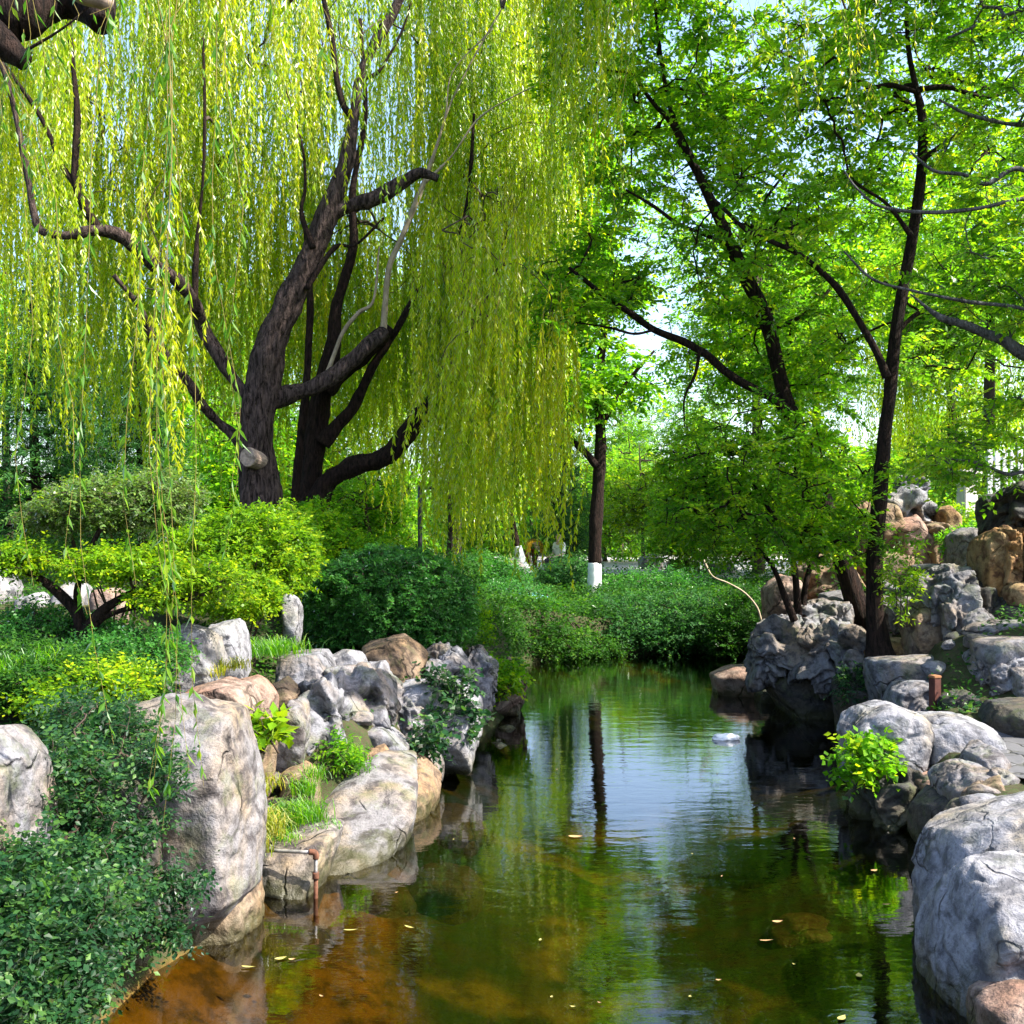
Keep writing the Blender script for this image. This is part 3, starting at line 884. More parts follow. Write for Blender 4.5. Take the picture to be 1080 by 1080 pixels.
def unit(a):
    return a / (np.linalg.norm(a, axis=-1, keepdims=True) + 1e-9)


def leaf_quads(base, d, nrm, L, W, fold=True):
    """one pointed leaf (two faces folded along the midrib) or one flat leaf per row"""
    d = unit(d)
    s = unit(np.cross(d, nrm))
    n = np.cross(s, d)
    L = np.broadcast_to(np.asarray(L, float), (len(base),))[:, None]
    W = np.broadcast_to(np.asarray(W, float), (len(base),))[:, None]
    k = len(base)
    tip = base + d * L
    mid = base + d * L * 0.42
    a = mid + s * W * 0.5
    b = mid - s * W * 0.5
    if fold:
        tip = tip - n * L * 0.12
    v = np.stack([base, a, tip, b], 1).reshape(-1, 3)
    q = np.arange(k * 4).reshape(-1, 4)
    return v, q


def leaves_obj(name, parts, mat, parent, var):
    vs, qs, n = [], [], 0
    for v, q in parts:
        vs.append(v); qs.append(q + n); n += len(v)
    return mesh_np(name, np.concatenate(vs), np.concatenate(qs), None, mat, parent, smooth=False, var=var)


# ---- willow strands
def strands(anchors, length, mat, name, parent, stem=None, leafL=0.085, leafW=0.013, step=0.030, amp=0.10, keep=1.0, rg=RNG, lean=0.0, yellow=None, stemr=0.0016, off=None):
    """curtains of hanging twigs: anchors (S,3), length (S,)"""
    S = len(anchors)
    n = 9
    t = np.linspace(0, 1, n)
    ph = rg.uniform(0, 6.28, (S, 1)); fr = rg.uniform(2, 5, (S, 1))
    az = rg.uniform(0, 6.28, S)
    out = np.stack([np.cos(az), np.sin(az)], 1)
    # the first part arches out, then falls
    arch = (1 - np.exp(-t * 6))[None, :] * rg.uniform(0.05, 0.30, (S, 1))
    sway = amp * np.sin(t[None] * fr + ph) * t[None] ** 1.3
    if off is None: off = np.zeros((S, 2))
    sway = sway + 0.05 * np.sin(t[None] * rg.uniform(8, 16, (S, 1)) + ph * 2.3) * t[None] - off[:, 0:1] * 0.75 * t[None] ** 1.5
    x = out[:, 0:1] * arch + sway + lean * t[None] * length[:, None]
    y = out[:, 1:2] * arch + amp * np.cos(t[None] * fr * 0.8 + ph * 1.7) * t[None] ** 1.3 - amp * np.cos(ph * 1.7) * t[None] * 0.5
    z = -length[:, None] * t[None]
    pts = anchors[:, None, :] + np.stack([x, y, z + 0 * x], 2)
    if stem is not None:
        rr = np.broadcast_to(np.linspace(1.6, 0.6, n)[None] * stemr, (S, n))
        v, q = tubes(pts, rr, 3)
        mesh_np("twig", v, q, None, M[stem], parent)
    cnt = np.maximum((length / step * keep).astype(int), 2)
    idx = np.repeat(np.arange(S), cnt)
    u = rg.uniform(0.02, 1.0, len(idx))
    f = u * (n - 1); i0 = np.minimum(f.astype(int), n - 2); fr_ = (f - i0)[:, None]
    p = pts[idx, i0] * (1 - fr_) + pts[idx, i0 + 1] * fr_
    a2 = rg.uniform(0, 6.28, len(idx))
    sp = rg.uniform(0.15, 0.75, len(idx))
    d = np.stack([np.cos(a2) * sp, np.sin(a2) * sp, -np.ones(len(idx))], 1)
    nr = unit(rg.normal(size=(len(idx), 3)))
    sz = rg.uniform(0.65, 1.2, len(idx)) * (1 - 0.35 * u)
    v, q = leaf_quads(p, d, nr, leafL * sz, leafW * rg.uniform(0.8, 1.3, len(idx)))
    if yellow is None: yv = rg.uniform(0.25, 0.75, S)
    else: yv = yellow
    var = np.clip(yv[idx] + rg.normal(0, 0.15, len(idx)), 0, 1)
    return mesh_np(name, v, q, None, mat, parent, smooth=False, var=var), pts


# ---- branches that join anchor points to the nearest wood, the way boughs fork
def network(nodes, targets, r0=0.008, bendup=0.12, maxr=0.06, rg=RNG, powr=0.45):
    """nodes (K,3) of existing wood; targets (T,3). Returns polylines (T,5,3), radii (T,5)"""
    K, T = len(nodes), len(targets)
    pos = np.vstack([nodes, targets])
    parent = np.full(K + T, -1)
    conn = np.zeros(K + T, bool); conn[:K] = True
    dist = np.full(T, 1e9); par = np.full(T, 0)
    # distance to existing wood
    dd = np.linalg.norm(targets[:, None] - nodes[None], axis=2)
    par = dd.argmin(1); dist = dd.min(1)
    cost_to = np.zeros(K + T)
    tot = dist.copy()
    todo = np.ones(T, bool)
    order = []
    for _ in range(T):
        c = np.where(todo, tot, 1e9)
        j = int(c.argmin())
        todo[j] = False
        parent[K + j] = par[j]
        cost_to[K + j] = cost_to[par[j]] + dist[j]
        order.append(j)
        dn = np.linalg.norm(targets - targets[j], axis=1)
        new = dn + 0.25 * cost_to[K + j]
        up = todo & (new < tot)
        tot[up] = new[up]; dist[up] = dn[up]; par[up] = K + j
    w = np.ones(K + T)
    for j in reversed(order):
        w[parent[K + j]] += w[K + j]
    P0 = pos[parent[K:]]; P1 = targets
    n = 5
    t = np.linspace(0, 1, n)[None, :, None]
    L = np.linalg.norm(P1 - P0, axis=1)[:, None, None]
    pts = P0[:, None] * (1 - t) + P1[:, None] * t
    wob = rg.normal(size=(T, 1, 3)) * 0.10 + rg.normal(size=(T, n, 3)) * 0.035
    pts = pts + wob * L * np.sin(t * np.pi) + np.array([0, 0, 1.0]) * bendup * L * np.sin(t * np.pi)
    ra = np.minimum(r0 * w[K:] ** powr, maxr)
    rp = np.where(parent[K:] >= K, np.minimum(r0 * w[parent[K:]] ** powr, maxr), ra * 1.15)
    rp = np.minimum(rp, ra * 1.5)
    rad = rp[:, None] * (1 - t[:, :, 0]) + ra[:, None] * t[:, :, 0]
    return pts, rad, unit(P1 - P0)


def limb_nodes(lines, every=1):
    return np.vstack([l[:, :3] for l in lines])


def wood(lines, mat, name, parent, k=9, bark=0.10):
    """trunk or limb: list of (n,4) smooth lines x y z r -> one mesh"""
    g = Geo()
    for l in lines:
        kk = k if l[:, 3].max() > 0.05 else 6
        v, q, tr = tubes(l[None, :, :3], l[None, :, 3], kk, caps=True)
        if bark:
            c = np.repeat(l[:, :3], kk, axis=0)
            rr = np.repeat(l[:, 3], kk)
            nn = unit(v[:len(c)] - c)
            off = fbm(v[:len(c)] * np.array([3.5, 3.5, 1.6]), 3) * bark * 1.6
            if kk > 12: off = off + (ridge(v[:len(c)] * np.array([16, 16, 2.2]), 2) - .6) * .16
            v[:len(c)] += nn * (off * rr)[:, None]
        g.add(v, q, tr)
    return g.build(name, M[mat], parent)


def L4(pts, D=None, m=12):
    """(px, py, radius_px[, D]) rows -> smooth x y z r line"""
    rows = []
    for p in pts:
        d = p[3] if len(p) > 3 else D
        rows.append([*P(p[0], p[1], d), p[2] / F * d])
    return smooth_line(rows, m)


def sprays(anch, dirs, mat, name, parent, per=5, leaflets=12, tw=(0.18, 0.42), L=0.055, W=0.026, flat=0.75, droop=0.25, rg=RNG, twigmat=None, pinnate=True, huev=None):
    """leafy twigs fanning out of every anchor, lying in rough layers"""
    A = len(anch)
    base = np.repeat(anch, per, 0)
    d0 = np.repeat(dirs, per, 0)
    n = len(base)
    rnd = unit(rg.normal(size=(n, 3)) * np.array([1, 1, 1 - flat * 0.8]))
    d = unit(d0 * 0.6 * np.array([1, 1, 0.4]) + rnd)
    ln = rg.uniform(tw[0], tw[1], n)
    tt = np.linspace(0, 1, 4)[None, :, None]
    pts = base[:, None] + d[:, None] * ln[:, None, None] * tt + np.array([0, 0, -1.0]) * droop * ln[:, None, None] * tt ** 2
    if twigmat:
        v, q = tubes(pts, np.broadcast_to(np.array([1.0, .8, .6, .3])[None] * 0.0028, (n, 4)), 3)
        mesh_np("twig", v, q, None, M[twigmat], parent)
    idx = np.repeat(np.arange(n), leaflets)
    u = np.tile((np.arange(leaflets) + 0.5) / leaflets, n) * 0.95 + rg.uniform(-0.03, 0.03, n * leaflets) + 0.05
    u = np.clip(u, 0.02, 1)
    p = base[idx] + d[idx] * (ln[idx] * u)[:, None] + np.array([0, 0, -1.0]) * (droop * ln[idx] * u ** 2)[:, None]
    up = unit(np.array([0, 0, 1.0]) + 0.45 * rg.normal(size=(n, 3)))[idx]
    side = unit(np.cross(d[idx], up)) * np.where(np.arange(len(idx)) % 2 == 0, 1, -1)[:, None]
    ld = unit(side + 0.55 * d[idx] + 0.25 * rg.normal(size=(len(idx), 3)) + np.array([0, 0, -0.15]))
    nr = unit(up + 0.35 * rg.normal(size=(len(idx), 3)))
    sz = rg.uniform(0.7, 1.25, len(idx)) * (1 - 0.25 * np.abs(u - 0.5))
    v, q = leaf_quads(p, ld, nr, L * sz, W * sz * rg.uniform(0.85, 1.2, len(idx)))
    hv = rg.uniform(0.2, 0.7, A) if huev is None else huev
    var = np.clip(np.repeat(np.repeat(hv, per), leaflets) + rg.normal(0, 0.17, len(idx)), 0, 1)
    return mesh_np(name, v, q, None, mat, parent, smooth=False, var=var)


def blob_pts(n, c, r, rg=RNG, shell=0.0, flat_layers=0.0, rough=0.22):
    d = unit(rg.normal(size=(n, 3)))
    rad = rg.uniform(shell ** 3, 1, n) ** (1 / 3)
    rad = rad * (1 + rough * fbm(d * 1.7 + np.asarray(c) * 0.9, 3))
    p = d * rad[:, None]
    if flat_layers:
        p[:, 2] = np.round(p[:, 2] / flat_layers + rg.uniform(-0.2, 0.2, n)) * flat_layers
    return np.asarray(c) + p * np.asarray(r)


def PB(px, py, D, rx, ry, rD):
    """ellipsoid given in photo pixels (rx, ry) and metres of depth"""
    return P(px, py, D), np.array([rx / F * D, rD, ry / F * D])

# ------------------------------------------------------------------ the two big willows on the left bank
w1 = empty("willow_tree", (P(278, 560, 13)[0], 13, 1.7), "old willow with one thick fissured trunk and a pale sawn branch stub, behind the hedge", "tree", "willows on the left bank")
T1L = [L4([(283, 585, 33), (277, 545, 27), (272, 500, 23.5), (271, 455, 21.5), (275, 415, 21), (284, 370, 19), (303, 322, 17), (325, 275, 15), (343, 232, 14), (356, 200, 12), (366, 168, 9), (374, 120, 7.5), (380, 80, 7), (396, 45, 7), (416, 10, 6), (440, -50, 5), (455, -120, 3)], 13)]
LIMB1 = [
    L4([(346, 226, 12), (372, 216, 9), (400, 207, 9), (425, 192, 8), (443, 182, 7), (462, 188, 5)], 13),
    L4([(373, 125, 6), (362, 110, 5), (355, 80, 4.5), (350, 40, 3.5), (338, -20, 2.5), (330, -90, 2)], 13),
    L4([(381, 84, 4), (396, 78, 3), (406, 66, 2), (425, 30, 1.5), (440, -20, 1.2)], 13),
    L4([(262, 480, 9), (250, 462, 7), (232, 447, 6), (214, 428, 6, 12.8), (198, 402, 6, 12.6), (178, 382, 7, 12.4), (160, 356, 6, 12.2), (148, 325, 4, 12), (120, 290, 3, 11.8)], 13),
    L4([(268, 430, 10), (246, 400, 8), (228, 372, 9), (214, 345, 9), (203, 315, 9, 12.7), (186, 296, 9, 12.5), (164, 280, 9, 12.3), (142, 260, 8.5, 12.1), (122, 246, 8, 12), (98, 244, 7, 11.9), (70, 248, 6.5, 11.8), (44, 244, 6, 11.8), (36, 226, 5.5, 11.8), (30, 190, 4.5, 11.8), (18, 130, 4, 11.8), (6, 80, 3.5, 11.8), (-16, 20, 3, 11.8), (-30, -60, 2, 11.8)], 13),
    L4([(108, 246, 7), (92, 222, 6), (80, 192, 6), (80, 160, 5), (82, 120, 4.5), (77, 70, 4), (72, 20, 3.5), (66, -60, 2.5)], 12),
    L4([(80, 196, 5), (64, 172, 4), (52, 142, 3.5), (36, 112, 3), (12, 78, 2.5), (-20, 30, 2)], 12),
    L4([(206, 330, 6), (206, 290, 5), (208, 250, 3), (214, 190, 2.4), (216, 120, 2), (214, 40, 1.5)], 12.7),
    L4([(280, 428, 13), (304, 416, 11), (325, 410, 10.5), (346, 400, 10), (366, 384, 9.5), (386, 366, 9), (404, 350, 9, 13.4)], 13.1),
    L4([(323, 305, 4), (352, 262, 3), (375, 258, 2), (405, 230, 1.4)], 12.9),
    L4([(330, 262, 5), (318, 225, 3), (322, 195, 2.2), (318, 150, 1.5), (300, 90, 1)], 12.8),
]
T1L[0][:, 3] *= .84
wood(T1L, 'bark_willow', "trunk", w1, 56, 0.14)
for l in LIMB1:
    l[:, 3] *= .82
    wood([l], 'bark_dark' if l[:, 3].max() < 0.06 else 'bark_willow', "limb", w1, 10, 0.22)
c0 = P(262, 482, 12.66)
v, q, t = tubes(np.array([[c0 + (0.10, 0.35, -.05), c0 + (0.0, 0.0, 0), c0 + (-0.006, -0.02, 0)]]), np.array([[.11, .115, .105]]), 18, caps=True)
v = v + .012 * fbm(v * 9, 2)[:, None]
g = Geo(); g.add(v, q, t)
g.build("cut_stub", M['cutwood'], w1, False)

w2 = empty("willow_tree", (P(325, 560, 14)[0], 14, 1.8), "many-stemmed willow whose lowest dark limb sweeps right, behind the round shrub", "tree", "willows on the left bank")
T2L = [
    L4([(325, 575, 30), (322, 540, 22), (326, 510, 17), (331, 470, 16), (336, 430, 15), (344, 395, 14), (352, 360, 12), (356, 320, 9), (372, 260, 7), (372, 200, 5), (385, 120, 4), (380, 20, 3)], 14),
    L4([(328, 560, 22), (336, 525, 15), (352, 503, 12.5), (376, 491, 12), (400, 485, 12.5), (420, 468, 12.5), (438, 445, 12), (456, 428, 12), (467, 408, 11), (476, 380, 9), (484, 350, 8), (490, 310, 6), (486, 270, 4), (495, 200, 3), (500, 120, 2)], 13.9),
]
LIMB2 = [
    L4([(312, 560, 12), (312, 520, 6.5), (316, 470, 6), (322, 420, 5.5), (325, 370, 5), (327, 310, 4.5), (322, 240, 3)], 13.7),
    L4([(340, 468, 10), (356, 448, 9), (372, 430, 8), (384, 405, 6), (396, 382, 5), (414, 355, 4.5), (428, 330, 4), (450, 290, 3)], 13.9),
    L4([(344, 412, 13), (362, 392, 11), (384, 372, 11), (402, 354, 12), (410, 344, 9)], 13.8),
    L4([(404, 350, 5), (406, 322, 5), (411, 280, 4.5), (424, 250, 4.2), (438, 215, 4), (448, 190, 3.6), (462, 150, 2), (475, 110, 1.5), (500, 60, 1.2), (530, 8, 1)], 13.7),
    L4([(340, 408, 4), (352, 375, 3.4), (362, 350, 3), (378, 330, 2.6), (394, 316, 2), (400, 260, 1)], 13.6),
    L4([(448, 192, 3), (458, 160, 1.5), (470, 120, 1.2), (478, 75, 1), (520, 30, .8)], 13.7),
    L4([(449, 192, 3), (476, 165, 1.5), (505, 125, 1.2), (545, 100, 1), (590, 80, .8)], 13.7),
    L4([(470, 398, 7), (492, 350, 5), (505, 325, 4), (520, 300, 3), (540, 230, 2)], 13.9),
]
T2L[0][:, 3] *= .72
T2L[1][:, 3] *= .85
wood(T2L, 'bark_dark', "trunk", w2, 40, 0.14)
for i, l in enumerate(LIMB2):
    l[:, 3] *= .8
    wood([l], 'twig_pale' if i in (3, 4, 5, 6) else 'bark_dark', "limb", w2, 9, 0.2)


def region(n, pxr, Dr, topr, botr, rg, bundles=None, spread=0.16, jit=0.5):
    """bundles of strands: tops in topr, bottoms in botr (photo rows)"""
    b = bundles or max(3, n // 7)
    bx = rg.uniform(*pxr, b); bd = rg.uniform(*Dr, b)
    bt = rg.uniform(*topr, b); bb = rg.uniform(*botr, b)
    k = rg.integers(0, b, n)
    D = bd[k] + rg.normal(0, spread, n)
    A = np.array([P(x, t, d) for x, t, d in zip(bx[k], bt[k], D)])
    A[:, 0] += rg.normal(0, spread, n)
    A[:, 2] += rg.uniform(-0.5, 0.5, n) * jit
    zb = CAMH - (bb[k] - HZ) / F * D
    ln = (A[:, 2] - zb) * rg.uniform(0.55, 1.04, n)
    ln = np.maximum(ln, 0.4)
    an = np.array([P(x, t, d) for x, t, d in zip(bx, bt, bd)])
    hue = rg.uniform(0.15, 0.8, b)[k]
    return A, ln, an, hue, np.stack([A[:, 0] - an[k, 0], A[:, 1] - an[k, 1]], 1)


rg = np.random.default_rng(11)
specs1 = [(300, (-60, 70), (12.6, 18), (-260, 60), (330, 500)),
          (24, (-60, 200), (9.5, 11.5), (-260, -20), (120, 480)),
          (170, (70, 190), (12.8, 17), (-260, -20), (150, 300)),
          (16, (190, 330), (9.0, 12.2), (-300, -20), (120, 420)),
          (560, (60, 330), (13.8, 18), (60, 260), (380, 520)),
          (430, (170, 440), (13.6, 18), (-260, 60), (180, 420)),
          (18, (175, 235), (9.5, 12), (150, 330), (430, 560))]
specs2 = [(470, (445, 600), (14.0, 18), (-300, 60), (250, 470)),
          (330, (470, 545), (14.4, 17.5), (120, 300), (480, 590)),
          (120, (545, 592), (13.8, 17), (120, 300), (440, 545)),
          (190, (465, 546), (11.5, 13.2), (200, 400), (550, 615)),
          (40, (572, 584), (11.5, 12.5), (200, 400), (540, 620)),
          (300, (330, 480), (14.6, 18), (180, 340), (430, 560)),
          (22, (340, 500), (11, 12.8), (-260, 20), (90, 300)),
          (130, (590, 655), (11, 14), (-300, -60), (60, 240)),
          (60, (560, 690), (10, 14), (-300, -60), (-20, 120))]
for ww, specs, nodes, sd in ((w1, specs1, T1L + LIMB1, 1), (w2, specs2, T2L + LIMB2, 2)):
    A, Ls, AN, HU, OF = [], [], [], [], []
    for sp in specs:
        a, l, an, hu, of = region(*sp, rg)
        OF.append(of); A.append(a); Ls.append(l); AN.append(an); HU.append(hu)
    A = np.vstack(A); Ls = np.concatenate(Ls); AN = np.vstack(AN); HU = np.concatenate(HU)
    nd = limb_nodes(nodes); nd = nd[nd[:, 2] > 3.2]
    pts, rad, _ = network(nd, AN, 0.0042, 0.16, 0.035, rg)
    v, q = tubes(pts, rad, 4)
    mesh_np("bough", v, q, None, M['twig'], ww)
    strands(A, Ls, M['willow'], "crown", ww, 'twig_yellow', rg=rg, yellow=HU, off=np.vstack(OF), amp=0.16, leafL=0.105, leafW=0.019, step=0.019)
    merge_parts(ww, ('bough', 'twig', 'crown'), 'crown')

# ------------------------------------------------------------------ near willow branch hanging over the viewer, upper left
nw = empty("willow_branch", P(-60, 30, 4.5), "dark near willow bough with sawn stubs in the top left corner, trailing long strands", "tree branch")
wood([L4([(-160, -60, 44, 4.6), (-40, 6, 30, 4.6), (20, 14, 26, 4.6), (60, 2, 20, 4.7), (90, -6, 24, 4.7), (108, 26, 12, 4.6)], 4.6)], 'bark_dark', "limb", nw, 12, 0.25)
wood([L4([(-60, 20, 26), (-10, 40, 20), (14, 56, 15), (26, 66, 12)], 4.4)], 'bark_dark', "limb", nw, 12, 0.25)
for a_, b_, r_ in (((66, -16), (118, 4), 10), ((-8, 38), (12, 52), 9)):
    v, q, t = tubes(np.array([[P(*a_, 4.40), (P(*a_, 4.40) + P(*b_, 4.42)) / 2, P(*b_, 4.43)]]), np.array([[.04, .045, .03]]), 8, caps=True)
    g = Geo(); g.add(v, q, t); g.build("cut_stub", M['cutwood'], nw)
wood([L4([(26, 54, 2), (60, 34, 1.4), (88, 12, 1.2), (140, -40, 1)], 4.5)], 'bark_dark', "side_twig", nw, 5, 0)
rg = np.random.default_rng(21)
tops = [(4, 60, 4.4, 640, 4), (40, -40, 4.5, 160, 5), (95, -30, 4.4, 120, 3), (165, -60, 4.6, 170, 3), (196, -60, 4.2, 860, 1), (228, -60, 3.8, 610, 3), (180, 780, 3.6, 915, 3),
        (280, -60, 4.2, 110, 3), (330, -60, 4.4, 80, 3), (10, -60, 4.2, 280, 4), (560, -60, 5, 90, 2), (155, 690, 3.7, 850, 2)]
A, Ls = [], []
for px, py, D, bot, k in tops:
    for _ in range(k):
        a = P(px + rg.normal(0, 7), min(py, -60) if py > 600 else py, D + rg.normal(0, .1))
        A.append(a); Ls.append(a[2] - P(px, bot + rg.uniform(-90, 10), D)[2])
A = np.array(A); Ls = np.maximum(np.array(Ls), .3)
# only the lower ends of the long strands keep their leaves
hang, _p = strands(A, Ls, M['willow_near'], "leaves", nw, 'twig_yellow', leafL=0.08, leafW=0.014, step=0.045, amp=0.07, rg=rg, stemr=0.0011)
merge_parts(nw, ('twig', 'leaves'), 'leaves')

ns = empty("willow_branch", P(870, -200, 6), "bare yellow willow strands dangling over the pond at the top right", "tree branch")
rg = np.random.default_rng(22)
A, Ls, hu = [], [], []
for px, bot, k in ((802, 120, 7), (770, 60, 3), (860, 210, 4), (895, 150, 6), (932, 190, 3), (845, 90, 4), (905, 60, 7), (830, 60, 4), (655, 260, 2), (720, 50, 3), (960, 60, 4)):
    for _ in range(k):
        D = rg.uniform(5.6, 6.6)
        a = P(px + rg.normal(0, 6), -150, D); A.append(a); Ls.append(a[2] - P(px, bot + rg.uniform(-70, 20), D)[2])
strands(np.array(A), np.array(Ls), M['willow'], "leaves", ns, 'twig_yellow', leafL=0.05, leafW=0.008, step=0.05, amp=0.08, rg=rg, stemr=0.0011, yellow=rg.uniform(.5, .95, len(A)))
merge_parts(ns, ('twig', 'leaves'), 'leaves')
wood([L4([(1300, -330, 30, 7), (1100, -260, 20, 6.5), (960, -190, 12, 6.2), (850, -165, 8, 6), (740, -160, 5, 6), (640, -155, 3, 6)], 6)], 'bark_dark', "limb", ns, 8, 0.1)

# ------------------------------------------------------------------ trees on the right bank
def leafy_tree(t, trunks, limbs, blobs, nt, mat, bark, seed, per=5, leaflets=12, L=0.055, W=0.026, tw=(0.18, 0.42), r0=0.006, flat=0.75, minz=None, layers=0.22, twig='twig', trunk_name="trunk", bark_amp=0.1, tk=10, shell=0.25, trunk_mat=None, wlimit=0.05, droop=0.25):
    rg = np.random.default_rng(seed)
    for l in trunks: wood([l], trunk_mat or bark, trunk_name, t, tk, bark_amp)
    for l in limbs: wood([l], bark, "limb", t, 8, 0.12)
    tot = sum(b[6] if len(b) > 6 else b[3] * b[4] for b in blobs)
    tg = []
    for b in blobs:
        c, r = PB(*b[:6])
        k = int(nt * (b[6] if len(b) > 6 else b[3] * b[4]) / tot)
        tg.append(blob_pts(k, c, r, rg, shell, layers))
    tg = np.vstack(tg)
    nd = limb_nodes(trunks + limbs)
    if minz is not None: nd = nd[nd[:, 2] > minz]
    pts, rad, d = network(nd, tg, r0, 0.10, wlimit, rg)
    v, q = tubes(pts, rad, 4)
    mesh_np("bough", v, q, None, M[bark], t)
    sprays(tg, d, M[mat], "crown", t, per, leaflets, tw, L, W, flat, rg=rg, twigmat=twig, droop=droop)
    merge_parts(t, ('bough', 'twig', 'crown'), 'crown')
    return tg


t1 = empty("broadleaf_tree", P(925, 672, 11), "slender dark upright tree rooted in the rocks at the right, forked near its top", "tree", "trees on the right bank")
leafy_tree(t1,
    [L4([(930, 705, 20), (926, 672, 12), (922, 640, 9.5), (922, 600, 8.5), (925, 560, 8), (929, 510, 8), (933, 460, 8), (938, 420, 7.5), (941, 380, 7), (946, 340, 6.5), (955, 290, 6.2), (964, 240, 6), (970, 200, 5.6), (973, 160, 5.2), (972, 120, 4.6), (966, 92, 3.4), (958, 50, 2.4), (955, -20, 1.8)], 11)],
    [L4([(936, 398, 5), (925, 372, 4), (908, 342, 4), (888, 310, 3.6), (868, 288, 3.2), (842, 268, 3), (812, 254, 2.6), (788, 243, 2.4), (765, 222, 2), (748, 205, 1.5)], 10.9),
     L4([(970, 98, 3), (940, 90, 2.6), (916, 92, 2.2), (900, 80, 1.6), (880, 60, 1)], 10.9),
     L4([(970, 94, 3.6), (1000, 92, 3), (1035, 102, 2.4), (1058, 98, 2), (1090, 80, 1.5)], 11),
     L4([(971, 170, 3), (1000, 148, 2.2), (1012, 142, 1.8), (1040, 110, 1)], 10.8),
     L4([(962, 250, 3), (935, 215, 2), (900, 190, 1.5), (890, 160, 1)], 10.7),
     L4([(944, 352, 3), (970, 330, 2.2), (1000, 332, 1.8), (1030, 300, 1)], 11.2)],
    [(960, 30, 12, 130, 110, 2.0), (850, 150, 11.8, 130, 120, 2.0), (790, 250, 11.6, 80, 60, 1.2), (1010, 190, 12.5, 70, 110, 1.6), (880, 330, 12.2, 70, 60, 1.2), (1000, 350, 12.8, 50, 50, 1.2), (960, -160, 11, 190, 120, 2.6)],
    540, 'locust', 'bark_dark', 31, per=6, leaflets=14, tw=(0.2, 0.5), L=0.085, W=0.042, r0=.0042)

t2 = empty("broadleaf_tree", P(905, 650, 12.6), "dark tree leaning left out of the rocks over the water, bare limb reaching left", "tree", "trees on the right bank")
leafy_tree(t2,
    [L4([(925, 690, 18), (910, 655, 13.5), (896, 615, 11), (882, 570, 10), (868, 525, 9.4), (852, 478, 9), (838, 445, 8.8), (829, 425, 8.5), (822, 395, 8), (812, 350, 8), (798, 315, 8), (783, 285, 7.5), (769, 255, 7), (756, 225, 6), (742, 195, 5), (728, 165, 4), (712, 130, 3), (700, 80, 2.2), (690, 0, 1.6)], 12.5)],
    [L4([(832, 436, 6), (815, 420, 5), (795, 410, 4.6), (768, 394, 4.4), (745, 374, 4.2), (720, 360, 4), (690, 348, 3.8), (665, 330, 3.4), (640, 315, 3), (620, 298, 2.6), (600, 282, 2)], 12.3),
     L4([(690, 348, 2), (668, 352, 1.6), (640, 345, 1.3), (590, 338, .9)], 12.2),
     L4([(738, 370, 2), (733, 395, 1.6), (722, 420, 1.2), (722, 450, .8)], 12.2),
     L4([(768, 256, 4), (740, 246, 2.6), (715, 236, 2.4), (690, 218, 1.8), (660, 200, 1.2)], 12.3),
     L4([(745, 200, 3.6), (722, 160, 3), (710, 132, 3), (690, 110, 2.4), (668, 80, 1.5)], 12.5),
     L4([(775, 268, 3), (800, 236, 2), (808, 210, 1.6), (830, 180, 1.2)], 12.6),
     L4([(812, 350, 3), (850, 330, 2), (880, 300, 1.6)], 12.8)],
    [(715, 155, 13.4, 105, 70, 1.7), (625, 290, 12.9, 70, 55, 1.1), (700, 60, 13.2, 120, 80, 2.2), (775, 335, 13.4, 50, 40, 1.0), (790, 385, 14, 70, 40, 1.2), (860, 400, 13, 50, 50, 1.2), (700, -120, 12, 150, 90, 2.4), (600, 330, 12.2, 40, 30, .8)],
    500, 'maple', 'bark_dark', 32, per=6, leaflets=14, tw=(0.22, 0.52), L=0.088, W=0.044, r0=.0042)

t3 = empty("broadleaf_tree", P(1190, 640, 9.5), "tree standing outside the right edge whose thick bent limb comes in from the right", "tree", "trees on the right bank")
leafy_tree(t3,
    [L4([(1200, 720, 22), (1190, 560, 18), (1180, 440, 16), (1190, 300, 13), (1180, 100, 10), (1190, -100, 6)], 9.5)],
    [L4([(1184, 440, 10), (1130, 400, 9), (1095, 378, 8), (1078, 372, 7.5), (1060, 360, 5.5), (1040, 352, 5), (1015, 342, 4.5), (995, 336, 3.6), (982, 328, 2.4), (960, 310, 1)], 9.4),
     L4([(1184, 300, 7), (1130, 230, 4), (1095, 190, 3), (1070, 178, 2.6), (1040, 194, 2.6), (1015, 184, 2.2), (985, 180, 1.8), (960, 160, 1)], 9.2),
     L4([(1186, 260, 6), (1120, 216, 2.6), (1080, 210, 2.2), (1030, 220, 2), (980, 224, 2), (930, 218, 1.8), (905, 200, 1.4), (890, 180, 1)], 9),
     L4([(1182, 420, 6), (1120, 350, 3), (1080, 326, 2.2), (1020, 318, 2), (960, 306, 1.8), (920, 294, 1.5), (890, 265, 1)], 9.1),
     L4([(1186, 200, 6), (1120, 140, 3), (1060, 130, 2.4), (1020, 120, 2), (990, 105, 1.4)], 9.3),
     L4([(1182, 500, 6), (1120, 500, 3.4), (1080, 498, 2.4), (1062, 500, 1.8), (1030, 488, 1.5), (1000, 484, 1)], 9.6),
     L4([(1190, 60, 6), (1110, 10, 3), (1050, 20, 2), (1000, 40, 1.4)], 9.3)],
    [(1080, 60, 9.6, 80, 110, 1.6), (1050, 260, 9.4, 60, 60, 1.2), (1085, 310, 9.6, 50, 60, 1.1), (1020, 480, 9.8, 75, 32, .8), (1080, 440, 9.8, 50, 50, .9), (1130, -100, 9.5, 170, 100, 2.0), (1200, 200, 9.6, 90, 200, 1.6)],
    480, 'locust', 'bark_grey', 33, per=7, leaflets=13, tw=(0.16, 0.4), L=0.065, W=0.034, r0=.004)

